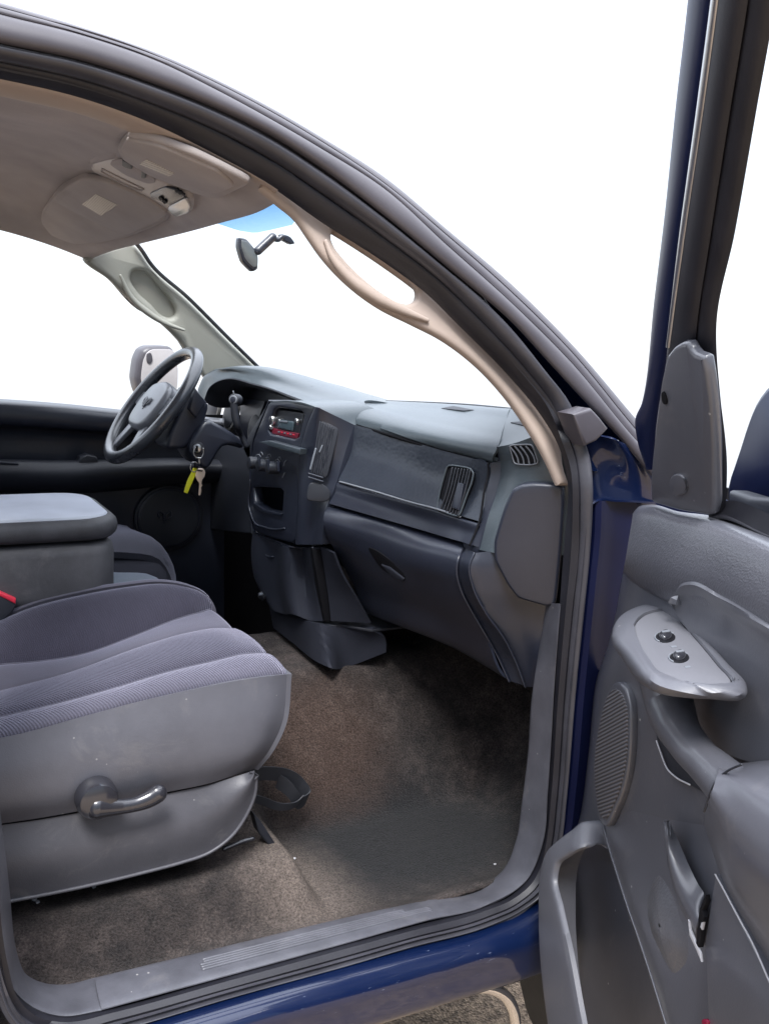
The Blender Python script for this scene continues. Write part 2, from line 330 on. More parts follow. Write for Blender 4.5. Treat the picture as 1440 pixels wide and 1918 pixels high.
# ------------------------------------------------------------------ building helpers
ROOTLOC = {}
def thing(name, label, cat, loc, group=None):
    o = bpy.data.objects.new(name, None); COL.objects.link(o); o.location = loc; o.empty_display_size = .1
    o['label'] = label; o['category'] = cat
    if group: o['group'] = group
    ROOTLOC[o] = Vector(loc); return o
def put(name, me, parent=None, mats=None):
    o = bpy.data.objects.new(name, me); COL.objects.link(o)
    for m in (mats or []): me.materials.append(m)
    if parent is not None:
        o.parent = parent
        if parent in ROOTLOC: o.matrix_parent_inverse = Matrix.Translation(-ROOTLOC[parent])
    return o
def smooth(me, ang=38):
    for p in me.polygons: p.use_smooth = True
    me.set_sharp_from_angle(angle=math.radians(ang))
def cr(pts, n, lin=False, closed=False):
    P = np.array([np.asarray(p, float) for p in pts])
    if closed: P = np.vstack([P, P[:1]])
    d = np.linalg.norm(np.diff(P, axis=0), axis=1); d = np.maximum(d, 1e-6); t = np.concatenate([[0], np.cumsum(d)])
    u = np.linspace(0, t[-1], n)
    if lin or len(P) == 2:
        return np.column_stack([np.interp(u, t, P[:, k]) for k in range(P.shape[1])])
    m = np.zeros_like(P)                      # monotone-ish Hermite tangents on chord length
    for i in range(len(P)):
        if 0 < i < len(P) - 1:
            a_, b_ = (P[i] - P[i - 1]) / d[i - 1], (P[i + 1] - P[i]) / d[i]
            m[i] = (a_ * d[i] + b_ * d[i - 1]) / (d[i] + d[i - 1])
        elif closed: m[i] = ((P[1] - P[0]) / d[0] * d[-1] + (P[-1] - P[-2]) / d[-1] * d[0]) / (d[0] + d[-1])
        elif i == 0: m[i] = (P[1] - P[0]) / d[0]
        else: m[i] = (P[-1] - P[-2]) / d[-1]
    o = []
    for x in u:
        i = min(max(np.searchsorted(t, x, 'right') - 1, 0), len(P) - 2); h = d[i]; s = (x - t[i]) / h
        o.append((2*s**3-3*s**2+1)*P[i] + (s**3-2*s**2+s)*h*m[i] + (-2*s**3+3*s**2)*P[i+1] + (s**3-s**2)*h*m[i+1])
    return np.array(o)
def grid_mesh(name, G, thick=0, flip=None, closed_u=False):
    """G[v][u] points -> mesh facing the viewer's side, thickened away from it"""
    nv, nu = G.shape[:2]
    bm = bmesh.new(); vs = [[bm.verts.new(G[i, j]) for j in range(nu)] for i in range(nv)]
    fs = []
    for i in range(nv - 1):
        for j in range(nu - (0 if closed_u else 1)):
            k = (j + 1) % nu
            try: fs.append(bm.faces.new((vs[i][j], vs[i][k], vs[i + 1][k], vs[i + 1][j])))
            except ValueError: pass
    bmesh.ops.remove_doubles(bm, verts=bm.verts, dist=1e-6)
    bm.normal_update()
    s = sum((f.normal.dot(Vector(CAM) - f.calc_center_median()) * f.calc_area()) for f in bm.faces)
    if (s < 0) != bool(flip): bmesh.ops.reverse_faces(bm, faces=bm.faces)
    if thick:
        bm.normal_update(); bm.verts.index_update()
        vs_ = list(bm.verts); fs_ = list(bm.faces); es_ = [e_ for e_ in bm.edges if e_.is_boundary]
        loops = [(l.vert, l.link_loop_next.vert) for e_ in es_ for l in e_.link_loops]
        nv_ = {v: bm.verts.new(v.co - v.normal * thick) for v in vs_}
        for f in fs_: bm.faces.new([nv_[v] for v in reversed(f.verts)])
        for a_, b_ in loops:
            try: bm.faces.new((b_, a_, nv_[a_], nv_[b_]))
            except ValueError: pass
    me = bpy.data.meshes.new(name); bm.to_mesh(me); bm.free(); return me
def loft(name, lines, mat, parent=None, nu=60, nv=6, thick=.006, lin_u=False, lin_v=False, ang=40, flip=None):
    R = [cr(l, nu, lin_u) for l in lines]
    A = np.array(R)                          # lines x nu x 3
    total = nv * (len(lines) - 1) + 1
    if lin_v or len(lines) == 2:
        G = []
        for k in range(len(lines) - 1):
            for s in np.linspace(0, 1, nv + 1)[(0 if k == 0 else 1):]: G.append(A[k] * (1 - s) + A[k + 1] * s)
        G = np.array(G)
    else:
        G = np.stack([cr(A[:, j], total) for j in range(nu)], axis=1)
    me = grid_mesh(name, G, thick, flip); smooth(me, ang)
    return put(name, me, parent, [mat])
def bandlines(A, B, h, d, k=6, nu=120):
    """bulging strip between two edges: a round section raised by h along d"""
    a_, b_ = cr(A, nu), cr(B, nu); d = np.asarray(d, float)
    return [a_ * (1 - s) + b_ * s + d * h * math.sqrt(max(0, 1 - (2 * s - 1) ** 2)) for s in (1 - np.cos(np.linspace(0, math.pi, k + 1))) / 2]
def band(name, A, B, h, d, mat, parent=None, k=8, nu=120, thick=.004):
    ls = bandlines(A, B, h, d, k, nu)
    me = grid_mesh(name, np.array(ls), thick); smooth(me, 60)
    return put(name, me, parent, [mat])
def chaikin(P, it=2, r=.2):
    P = [np.asarray(p, float) for p in P]
    for _ in range(it):
        Q = []
        for i in range(len(P)):
            a_, b_ = P[i], P[(i + 1) % len(P)]; Q += [a_ * (1 - r) + b_ * r, a_ * r + b_ * (1 - r)]
        P = Q; r = .25
    return P
def slab(name, outline, mat, parent=None, thick=.01, bevel=.002, holes=(), rnd=0, r=.2, back=0, ang=40, up=0, toward=None):
    """flat plate with rounded edges; its front face lies on the outline's plane (moved forward by `up`)"""
    P = np.array(chaikin(outline, rnd, r) if rnd else outline); c = P.mean(0)
    n = np.zeros(3)
    for i in range(len(P)): n += np.cross(P[i] - c, P[(i + 1) % len(P)] - c)
    n /= np.linalg.norm(n)
    if n @ ((CAM if toward is None else np.asarray(toward)) - c) < 0: n = -n
    x = P[1] - P[0]; x -= n * (x @ n); x /= np.linalg.norm(x); y = np.cross(n, x)
    bev = min(bevel, thick / 2 - 1e-5)
    cu = bpy.data.curves.new('c', 'CURVE'); cu.dimensions = '2D'; cu.fill_mode = 'BOTH'
    cu.extrude = max(thick / 2 - bev, 1e-5); cu.bevel_depth = bev; cu.bevel_resolution = 2; cu.offset = -bev
    for Q in [P] + [np.array(chaikin(h_, rnd, r) if rnd else h_) for h_ in holes]:
        s = cu.splines.new('POLY'); s.points.add(len(Q) - 1); s.use_cyclic_u = True
        for i, q in enumerate(Q): s.points[i].co = ((q - c) @ x, (q - c) @ y, 0, 1)
    to = bpy.data.objects.new('t', cu); COL.objects.link(to)
    dg = bpy.context.evaluated_depsgraph_get(); me = bpy.data.meshes.new_from_object(to.evaluated_get(dg))
    bpy.data.objects.remove(to); bpy.data.curves.remove(cu)
    o_ = c + n * (up - thick / 2)
    T = Matrix(((x[0], y[0], n[0], o_[0]), (x[1], y[1], n[1], o_[1]), (x[2], y[2], n[2], o_[2]), (0, 0, 0, 1)))
    me.transform(T); me.name = name; me.materials.clear()
    bm = bmesh.new(); bm.from_mesh(me); bmesh.ops.remove_doubles(bm, verts=bm.verts, dist=1e-5); bm.normal_update(); bm.to_mesh(me); bm.free()
    smooth(me, ang)
    return put(name, me, parent, [mat])
def tube(name, path, rad, mat, parent=None, n=14, k=None, flat=1.0, nrm=None, lin=False, caps=True):
    k = k or max(12, len(path) * 8)
    P = cr(path, k, lin); rr = np.interp(np.linspace(0, 1, k), np.linspace(0, 1, len(rad)), rad) if hasattr(rad, '__len__') else np.full(k, rad)
    T = np.gradient(P, axis=0); T /= np.linalg.norm(T, axis=1)[:, None]
    u = np.asarray(nrm, float) if nrm is not None else np.array([.31, .22, .93])
    G = []
    for i in range(k):
        u = u - T[i] * (u @ T[i]); u /= np.linalg.norm(u); v = np.cross(T[i], u)
        G.append([P[i] + rr[i] * (math.cos(a_) * u * flat + math.sin(a_) * v) for a_ in np.linspace(0, 2 * math.pi, n, endpoint=False)])
    if caps:                                  # rounded ends
        def cap(i, s):
            c_ = P[i]; ring = np.array(G[i]) ; o = []
            for q in (30, 60, 85): o.append([c_ + (p - c_) * math.cos(math.radians(q)) + s * T[i] * rr[i] * .9 * math.sin(math.radians(q)) for p in ring])
            return o
        G = cap(0, -1)[::-1] + G + cap(-1, 1)
    G = np.array(G); nv = len(G)
    bm = bmesh.new(); vs = [[bm.verts.new(p) for p in r_] for r_ in G]
    for i in range(nv - 1):
        for j in range(n): bm.faces.new((vs[i][j], vs[i][(j + 1) % n], vs[i + 1][(j + 1) % n], vs[i + 1][j]))
    bm.faces.new(vs[0][::-1]); bm.faces.new(vs[-1])
    bmesh.ops.recalc_face_normals(bm, faces=bm.faces)
    me = bpy.data.meshes.new(name); bm.to_mesh(me); bm.free(); smooth(me, 60)
    return put(name, me, parent, [mat])
def box(name, lo, hi, mat, parent=None, bevel=.01, seg=3):
    bm = bmesh.new(); bmesh.ops.create_cube(bm, size=1)
    lo, hi = np.array(lo, float), np.array(hi, float)
    for v in bm.verts: v.co = Vector((lo + hi) / 2 + (hi - lo) * np.array(v.co))
    if bevel: bmesh.ops.bevel(bm, geom=list(bm.edges), offset=bevel, segments=seg, profile=.5, affect='EDGES')
    me = bpy.data.meshes.new(name); bm.to_mesh(me); bm.free(); smooth(me, 50)
    return put(name, me, parent, [mat])
def disc(name, c, axis, r, depth, mat, parent=None, n=32, bevel=.15, r2=None):
    """short turned piece along axis, front at c"""
    c = np.asarray(c, float); ax = np.asarray(axis, float); ax /= np.linalg.norm(ax)
    u = np.cross(ax, (0, 0, 1.) if abs(ax[2]) < .9 else (1., 0, 0)); u /= np.linalg.norm(u); v = np.cross(ax, u)
    r2 = r2 or r; b_ = bevel * r
    prof = [(0.0001, 0), (r - b_, 0), (r - b_ * .3, -b_ * .3), (r, -b_), (r2, -depth), (0.0001, -depth)]
    G = np.array([[c + ax * z + rr * (math.cos(t) * u + math.sin(t) * v) for t in np.linspace(0, 2 * math.pi, n, endpoint=False)] for rr, z in prof])
    bm = bmesh.new(); vs = [[bm.verts.new(p) for p in r_] for r_ in G]
    for i in range(len(G) - 1):
        for j in range(n): bm.faces.new((vs[i][j], vs[i][(j + 1) % n], vs[i + 1][(j + 1) % n], vs[i + 1][j]))
    bmesh.ops.remove_doubles(bm, verts=bm.verts, dist=2e-4); bmesh.ops.recalc_face_normals(bm, faces=bm.faces)
    me = bpy.data.meshes.new(name); bm.to_mesh(me); bm.free(); smooth(me, 35)
    return put(name, me, parent, [mat])
def join(name, objs, parent=None):
    """several shapes of one piece -> ONE mesh object with several materials"""
    mats, bm = [], bmesh.new()
    for o in objs:
        off = []
        for m in o.data.materials:
            if m not in mats: mats.append(m)
            off.append(mats.index(m))
        n0 = len(bm.faces); bm.from_mesh(o.data); bm.faces.ensure_lookup_table()
        for f in bm.faces[n0:]: f.material_index = off[f.material_index] if f.material_index < len(off) else 0
    me = bpy.data.meshes.new(name); bm.to_mesh(me); bm.free()
    for o in objs:
        d = o.data; bpy.data.objects.remove(o); bpy.data.meshes.remove(d)
    return put(name, me, parent, mats)
def structure(o): o['kind'] = 'structure'; return o

from mathutils.bvhtree import BVHTree
def surf(*objs, up=.002, toward=None):
    """points of an existing surface in the line of sight, lifted off it by `up` along its normal"""
    bms = []
    vs, fs = [], []
    for o in objs:
        n0 = len(vs); vs += [v.co.copy() for v in o.data.vertices]; fs += [[n0 + i for i in p.vertices] for p in o.data.polygons]
    bv = BVHTree.FromPolygons(vs, fs)
    def f(u, v):
        d = Vector(ray(u, v)).normalized(); q, n, _, _ = bv.ray_cast(Vector(CAM), d)
        if q is None:
            q, n, _, _ = bv.find_nearest(Vector(CAM) + d * 1.9)
        if n.dot(d) > 0: n = -n
        return np.array(q + n * up)
    return f

# ================================================================== SETTING
def ground():
    bm = bmesh.new(); R_ = 9
    bmesh.ops.create_grid(bm, x_segments=60, y_segments=60, size=R_)
    for v in bm.verts: v.co = Vector((v.co.x - .5, v.co.y + .3, -.63 + .006 * math.sin(v.co.x * 3) * math.cos(v.co.y * 2.3)))
    me = bpy.data.meshes.new('ground'); bm.to_mesh(me); bm.free()
    structure(put('ground', me, None, [M['ground']]))
ground()

# ================================================================== THE TRUCK
T = thing('pickup_truck', 'dark blue pickup truck with its front passenger door open onto a slate grey interior', 'truck', (-.8, .85, -.63))
OUT = V(0, -1, 0)

# ---- door opening: outlines shared by body, seal and trim
c0 = [(-460, -110), (-160, -40), (0, 5), (150, 50), (300, 102), (400, 147), (500, 198), (600, 256), (717, 330), (833, 427), (950, 526), (1067, 642), (1190, 785), (1222, 822)]
c05 = [(-460, -100), (-160, -30), (0, 14), (150, 57), (300, 108), (400, 153), (500, 205), (600, 264), (717, 342), (833, 438), (950, 541), (1067, 657), (1188, 803), (1222, 842)]
c1 = [(-460, -88), (-160, -18), (0, 27), (150, 65), (300, 117), (400, 166), (500, 220), (600, 278), (717, 352), (833, 457), (950, 562), (1067, 678), (1183, 818), (1222, 858)]
c2 = [(-460, -28), (-160, 40), (0, 80), (150, 112), (300, 161), (400, 201), (500, 250), (600, 314), (720, 404), (833, 497), (892, 546), (950, 596), (1030, 682), (1100, 758), (1147, 807), (1222, 896)]
sealO = [(-460, -22), (-160, 45), (0, 84), (150, 116), (300, 166), (400, 206), (500, 256), (600, 321), (720, 411), (833, 504), (892, 553), (950, 610), (1020, 697), (1062, 752), (1087, 812), (1102, 862), (1106, 907), (1105, 960), (1099, 1050), (1091, 1130), (1074, 1294), (1057, 1489), (1047, 1576), (1032, 1634), (1012, 1670), (969, 1703), (906, 1732), (760, 1771), (663, 1800), (420, 1866), (245, 1918), (140, 1946), (70, 1946), (24, 1906), (-4, 1850), (-22, 1760), (-34, 1600), (-50, 1400)]
sealM = [(-460, 18), (-160, 82), (0, 117), (150, 150), (300, 201), (400, 243), (500, 295), (600, 361), (720, 447), (820, 524), (872, 573), (912, 613), (985, 693), (1035, 760), (1058, 820), (1072, 862), (1078, 907), (1079, 960), (1075, 1050), (1067, 1130), (1052, 1294), (1038, 1489), (1028, 1576), (1018, 1622), (1000, 1656), (962, 1689), (906, 1714), (760, 1754), (663, 1781), (420, 1848), (215, 1905), (128, 1925), (68, 1918), (25, 1882), (3, 1815), (-11, 1726), (-22, 1546), (-40, 1400)]
sealI = [(-460, 66), (-160, 122), (0, 150), (150, 185), (300, 240), (400, 290), (500, 345), (600, 415), (720, 492), (798, 550), (857, 608), (950, 702), (1008, 772), (1043, 830), (1058, 875), (1063, 907), (1062, 960), (1058, 1000), (1048, 1130), (1037, 1294), (1025, 1489), (1017, 1576), (1006, 1612), (989, 1645), (956, 1678), (906, 1698), (760, 1738), (663, 1763), (420, 1830), (192, 1892), (118, 1903), (66, 1888), (26, 1852), (9, 1779), (0, 1692), (-15, 1500), (-34, 1380)]
pO, pM, pI = L(SS(.0), *sealO), L(SS(.02), *sealM), L(SS(.055), *sealI)

# body shell: roof rail flanges, pillar jamb, hinge pillar, rocker, cowl, roof and the far side
parts = []
ja = L(SS(.0), *[(x + 3, y - 6) for x, y in c2[:11]]); jb = L(SS(.035), *[(x - 6, y + 16) for x, y in sealO[:12]])
parts.append(loft('jamb', [ja, jb], M['rubberdark'], nu=120, nv=3, thick=.004))
jA = L(SS(.02), (892, 540), (950, 592), (1030, 680), (1100, 756), (1147, 805), (1230, 900))
jB = L(SS(.03), (880, 560), (940, 622), (1008, 700), (1052, 760), (1078, 815), (1095, 880))
parts.append(loft('jamb', [jA, [(a_ + b_) / 2 + V(0, .03, 0) for a_, b_ in zip(jA, jB)], jB], M['paint'], nu=40))
# hinge pillar face under the belt (rounded edge next to the seal)
hy = [(1106, 938), (1104, 1000), (1097, 1070), (1089, 1150), (1074, 1294), (1057, 1489), (1045, 1580), (1020, 1660)]
parts.append(loft('hinge_pillar', [L(SY(.05), *[(x - 14, y) for x, y in hy]), L(SY(.015), *hy), L(SY(.0), *[(x + 12, y) for x, y in hy]), L(SY(.012), *[(x + 40, y) for x, y in hy]), L(SY(.02), *[(x + 190, y) for x, y in hy])], M['jamb'], nu=60, nv=5, thick=.01))
parts.append(loft('pillar_top', [L(SY(.0), (1108, 941), (1118, 935), (1150, 936), (1180, 937), (1260, 944)), L(SY(.07), (1108, 936), (1118, 928), (1150, 929), (1180, 931), (1260, 938))], M['paint'], nu=30, thick=.004))
# cowl side and fender end above the belt
parts.append(loft('cowl_side', [L(SY(.07), (1078, 800), (1086, 850), (1094, 898), (1098, 945)), L(SY(.05), (1104, 812), (1116, 850), (1126, 895), (1132, 945)), L(SY(.03), (1128, 818), (1146, 850), (1162, 892), (1172, 945)), L(SY(.015), (1146, 822), (1168, 852), (1190, 892), (1205, 945)), L(SY(.01), (1180, 835), (1215, 872), (1250, 910), (1270, 945))], M['paint'], nu=40, nv=8, thick=.004))
# rocker panel
r0 = [(1047, 1640), (1020, 1672), (969, 1704), (906, 1731), (760, 1770), (420, 1865), (245, 1917), (0, 1990), (-200, 2050)]
r1 = [(1055, 1715), (1013, 1728), (969, 1746), (906, 1763), (760, 1804), (420, 1897), (245, 1952), (0, 2030), (-200, 2100)]
r2 = [(1055, 1750), (1013, 1759), (969, 1771), (906, 1784), (760, 1829), (420, 1924), (245, 1985), (0, 2070), (-200, 2140)]
r3 = [(1060, 1810), (1014, 1822), (969, 1838), (906, 1857), (760, 1902), (420, 2010), (245, 2070), (0, 2160), (-200, 2240)]
R0, R1, R2, R3 = L(SY(.01), *r0), L(SY(-.035), *r1), L(SY(-.05), *r2), L(SY(-.045), *r3)
parts.append(loft('rocker', [[p + V(0, .03, 0) for p in R0], R0, R1, R2, [(a_ + b_) / 2 + V(0, -.004, 0) for a_, b_ in zip(R2, R3)], R3, [p + V(0, .10, -.025) for p in R3]], M['paint'], nu=120, nv=6, thick=.004))
# roof skin, far side, back wall, firewall and underbody
def sheet(pts4, mat=M['black'], th=.01): return loft('sheet', [[pts4[0], pts4[1]], [pts4[3], pts4[2]]], mat, nu=2, nv=1, thick=th)
parts.append(sheet([V(-2.1, .26, 1.55), V(-.66, .30, 1.45), V(-.66, 1.45, 1.45), V(-2.1, 1.5, 1.55)]))
parts.append(loft('rear_side', [[V(x, -.03 - .02 * math.sin((z + .1) * 3.3), z) for x in (-2.1, -1.6, -1.24, -1.17)] for z in (-.1, .2, .5, .85)], M['paint'], nu=20, nv=5, thick=.01))
parts.append(loft('b_pillar', [[V(-1.30, .0 + max(0, z - .85) * .33, z), V(-1.20, -.012 + max(0, z - .85) * .33, z), V(-1.12, .03 + max(0, z - .85) * .33, z)] for z in (.0, .3, .6, .85, 1.1, 1.42)], M['strip'], nu=12, nv=5, thick=.05))
parts.append(sheet([V(-2.1, .05, -.1), V(-2.1, 1.7, -.1), V(-2.1, 1.7, .9), V(-2.1, .05, .9)]))
parts.append(sheet([V(-2.1, 1.74, -.15), V(.35, 1.74, -.15), V(.35, 1.74, .80), V(-2.1, 1.74, .80)]))
parts.append(sheet([V(.36, .05, -.1), V(.36, 1.7, -.1), V(.36, 1.7, .82), V(.36, .05, .82)]))
parts.append(sheet([V(-2.1, .05, -.14), V(.4, .05, -.14), V(.4, 1.7, -.14), V(-2.1, 1.7, -.14)]))
parts.append(sheet([V(-.0, .1, .88), V(.36, .1, .82), V(.36, 1.7, .82), V(-.0, 1.7, .88)]))
# driver side pillar and roof rail
dpo = L(SY(1.66), (300, 560), (340, 640), (362, 690), (372, 760)); dpi = L(SY(1.56), (300, 560), (372, 650), (420, 700), (430, 760))
parts.append(loft('far_pillar', [L(SY(1.62), (-300, 385), (0, 424), (60, 441), (110, 459), (160, 484), (200, 520), (250, 574), (310, 610), (352, 668)), L(SY(1.60), (-300, 365), (0, 404), (60, 420), (110, 435), (180, 455), (240, 500), (300, 560), (360, 620), (410, 690))], M['paint'], nu=50, thick=.02))
body = join('cab_body', parts, T)

# roof and pillar weatherstrip (outer bands)
n_ = 140
S0, S05, S1, S2 = [cr(L(SS(o), *c), n_) for o, c in ((.01, c0), (-.005, c05), (-.01, c1), (-.01, c2))]
G = bandlines(S0, S05, .006, OUT, 6, n_) + bandlines(S05, S1, .006, OUT, 6, n_) + bandlines(S1, S2, .014, OUT, 12, n_)
me = grid_mesh('roof_weatherstrip', np.array(G), .012); smooth(me, 50)
put('roof_weatherstrip', me, T, [M['strip']])
slab('door_stop', L(SY(-.005), (1073, 776), (1108, 765), (1123, 781), (1140, 803), (1118, 826), (1096, 836), (1086, 812)), M['strip'], T, .05, .006)

# door seal: outer bulb with the darker inner lip
ls = bandlines(pO, pM, .016, OUT, 10, 260)
me = grid_mesh('door_seal', np.array(ls), .01); smooth(me, 60); seal = put('door_seal', me, T, [M['rubber']])
ls = bandlines(pM, pI, .010, OUT, 8, 260)
me = grid_mesh('seal_lip', np.array(ls), .01); smooth(me, 60); put('seal_lip', me, seal, [M['rubberdark']])

# sill plate and kick trim
si = [(1022, 1134), (1010, 1210), (998, 1288), (990, 1400), (979, 1489), (967, 1570), (945, 1625), (906, 1659), (800, 1685), (663, 1715), (420, 1773), (179, 1831)]
so_ = [(1049, 1134), (1043, 1210), (1037, 1294), (1031, 1400), (1025, 1489), (1017, 1576), (989, 1645), (906, 1698), (800, 1724), (663, 1763), (420, 1830), (192, 1892)]
A_, B_ = L(SS(.13), *si), L(SS(.05), *so_)
ls = bandlines(A_, B_, .010, V(-.3, -.5, .6), 10, 160)
me = grid_mesh('s', np.array([[p + V(.015, .02, -.03) for p in ls[0]]] + ls), .008); smooth(me, 50); o1 = put('s', me, None, [M['sill']])
ribs = []
a_, b_ = cr(A_, 400), cr(B_, 400)
for f in (.30, .38, .46, .54, .62):
    i0, i1 = 222, 352
    pth = [a_[i] * (1 - f) + b_[i] * f + V(-.3, -.5, .6) * .010 * math.sqrt(1 - (2 * f - 1) ** 2) for i in range(i0 if f > .45 else i0 + 14, i1, 8)]
    ribs.append(tube('rib', pth, .0032, M['sill'], n=8))
join('sill_plate', [o1] + ribs, T)
# rear pillar trim
bi = [(179, 1831), (122, 1844), (79, 1840), (48, 1823), (33, 1788), (24, 1735), (20, 1687), (3, 1543), (-22, 1380), (-50, 1200)]
bo = [(192, 1892), (118, 1903), (66, 1888), (26, 1852), (9, 1779), (2, 1735), (0, 1692), (-15, 1500), (-34, 1380), (-70, 1200)]
band('rear_pillar_trim', L(SS(.14), *bi), L(SS(.05), *bo), .006, V(.4, -.6, .5), M['sill'], T)

# ---- carpet
def sst(a_, b_, x): t = min(max((x - a_) / (b_ - a_), 0), 1); return t * t * (3 - 2 * t)
def carpet_z(X, Y):
    z = -.035
    z += .305 * sst(.46, .74, Y) * (1 - sst(1.0, 1.16, Y) * .95)
    z += .40 * sst(.04, .46, X)
    z += .085 * sst(-.46, -.52, X) * sst(.13, .30, Y)
    z += .02 * (1 - sst(.12, .18, Y))
    return z + .004 * math.sin(X * 9 + 1) * math.sin(Y * 11)
xs = np.concatenate([np.linspace(-1.7, -.6, 50), np.linspace(-.59, -.4, 50), np.linspace(-.39, .36, 60)]); ys = np.linspace(.115, 1.68, 150)
rs = np.random.RandomState(3)
G = np.array([[V(x, y, carpet_z(x, y) + rs.uniform(-.0012, .0012)) for x in xs] for y in ys])
me = grid_mesh('carpet', G, .008); smooth(me, 180); put('carpet', me, T, [M['carpet']])

# ---- passenger seat
far_ = [(-420, 1330, .74), (-200, 1240, .745), (0, 1166, .75), (60, 1141, .75), (150, 1118, .75), (230, 1104, .75), (310, 1098, .74), (350, 1105, .725), (378, 1118, .71), (395, 1143, .69)]
s1_ = [(-420, 1400, .61), (-200, 1305, .61), (0, 1247, .615), (65, 1242, .615), (153, 1228, .62), (262, 1189, .63), (330, 1162, .645), (375, 1149, .66), (396, 1146, .68)]
s2_ = [(-420, 1430, .50), (-200, 1352, .50), (0, 1298, .50), (131, 1263, .50), (262, 1215, .505), (349, 1189, .51), (415, 1180, .52), (440, 1185, .53)]
s3_ = [(-420, 1470, .33), (-200, 1400, .33), (0, 1346, .33), (109, 1320, .33), (218, 1290, .33), (306, 1263, .335), (393, 1242, .34), (470, 1226, .345), (502, 1229, .35)]
s4_ = [(-420, 1500, .265), (-200, 1440, .265), (0, 1387, .265), (50, 1375, .265), (150, 1347, .265), (250, 1320, .265), (350, 1297, .268), (450, 1277, .275), (500, 1270, .28), (538, 1266, .29)]
def nose(l, z1=.05, z2=.16):             # roll each seat line over the front edge and down
    l = list(l); e_ = l[-1]
    return l + [e_ + V(.003, 0, -.012), e_ + V(-.006, 0, -z1), e_ + V(-.05, 0, -z2)]
lf, l1, l2, l3, l4 = [nose(L(None, *q)) for q in (far_, s1_, s2_, s3_, s4_)]
for l_, dy in ((l3, .02), (l4, .045)):
    for i_, k_ in ((-3, .3), (-2, .8), (-1, 1.0)): l_[i_] = l_[i_] + V(-.012 * k_, dy * k_, 0)
def pan(A, B, h, mat, d=V(-.05, 0, 1)):
    ls = bandlines(A, B, h, d, 8, 90); me = grid_mesh('p', np.array(ls), .012); smooth(me, 60); return put('p', me, None, [mat])
lin = [p + V(-.01, .06, -.03) for p in lf]; lin2 = [p + V(-.02, .085, -.20) for p in lf]
pn = [pan(lin, lf, .01, M['velour'], V(0, .5, .7)), pan(lin2, lin, .008, M['velour'], V(0, 1, 0)), pan(lf, l1, .022, M['cloth']), pan(l1, l2, .008, M['velour']), pan(l2, l3, .016, M['ribbed']), pan(l3, l4, .016, M['ribpale'], V(-.05, -.5, .8))]
for l in (l1, l2, l3): pn.append(tube('piping', [p + V(0, 0, .0015) for p in cr(l, 60)], .0025, M['velour'], n=8, k=60))
seat = join('passenger_seat', pn, T)
# outer side: upper vinyl shield
top = [(-260, 1450), (0, 1388), (50, 1377), (150, 1349), (250, 1322), (350, 1299), (450, 1279), (500, 1272), (538, 1268)]
mid = [(-260, 1585), (0, 1543), (70, 1533), (149, 1519), (230, 1503), (312, 1484), (393, 1467), (440, 1452), (476, 1440)]
tm = [(-260, 1520), (0, 1462), (60, 1450), (150, 1425), (250, 1402), (350, 1385), (440, 1368), (500, 1358), (526, 1362)]
tmm = [(-260, 1560), (0, 1515), (60, 1505), (150, 1485), (250, 1463), (340, 1445), (420, 1428), (475, 1415), (503, 1407)]
Yl = lambda y, e_: (lambda pts: [SY(y + (e_ if i >= len(pts) - 1 else e_ * .3 if i == len(pts) - 2 else 0))(*p) for i, p in enumerate(pts)])
ls = [Yl(.262, .02)([(x, y - 5) for x, y in top]), Yl(.245, .03)(tm), Yl(.245, .03)(tmm), Yl(.262, .03)(mid)]
v1 = loft('v', ls, M['vinyl'], nu=70, nv=6, thick=.01)
fe = [l[-1] for l in ls]; v1b = loft('v', [fe, [p + V(.0, .07, -.0) for p in fe], [p + V(-.03, .3, -.0) for p in fe]], M['vinyl'], nu=12, nv=4, thick=.01, lin_v=True)
join('side_shield', [v1, v1b], seat)
low = [(-260, 1765), (22, 1687), (90, 1674), (153, 1661), (284, 1630), (340, 1615), (393, 1596), (437, 1562), (462, 1525), (478, 1485), (480, 1455)]
mid2 = [(-260, 1588), (0, 1546), (70, 1536), (149, 1522), (230, 1506), (312, 1487), (360, 1477), (393, 1470), (430, 1458), (458, 1449), (477, 1443)]
ml = [((a_[0] + b_[0]) / 2 - (0 if i < 8 else 2), (a_[1] + b_[1]) / 2) for i, (a_, b_) in enumerate(zip(low, mid2))]
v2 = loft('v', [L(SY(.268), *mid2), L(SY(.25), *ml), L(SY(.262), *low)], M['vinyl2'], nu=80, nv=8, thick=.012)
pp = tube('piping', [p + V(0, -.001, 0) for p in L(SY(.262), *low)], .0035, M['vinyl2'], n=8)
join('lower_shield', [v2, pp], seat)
# recliner lever
a_ = tube('l', L(SY(.215), (182, 1512), (205, 1512), (235, 1510), (262, 1504), (285, 1494), (297, 1486)), [.021, .0165, .0135, .0135, .0155, .017], M['lever'], n=18, flat=.8, nrm=(0, 1, 0))
b_ = disc('l', SY(.205)(187, 1506), (0, -1, 0), .036, .035, M['lever'], bevel=.45)
c_ = disc('l', SY(.2035)(185, 1521), (0, -1, 0), .0125, .004, M['steel'], bevel=.2)
d_ = disc('l', SY(.2025)(185, 1521), (0, -1, 0), .006, .004, M['black'], bevel=.2)
join('recline_lever', [a_, b_, c_, d_], seat)
# seat base, track and slide foot
x_ = [box('b', (-1.45, .42, .03), (-.70, .72, .20), M['dark'], bevel=.02)]
x_.append(tube('b', L(SY(.33), (420, 1590), (450, 1578), (474, 1571)),   .005, M['lever'], n=8))
x_.append(slab('b', L(SY(.34), (474, 1522), (490, 1540), (516, 1580), (508, 1590), (484, 1560)), M['dark'], None, .03, .004))
join('seat_track', x_, seat)
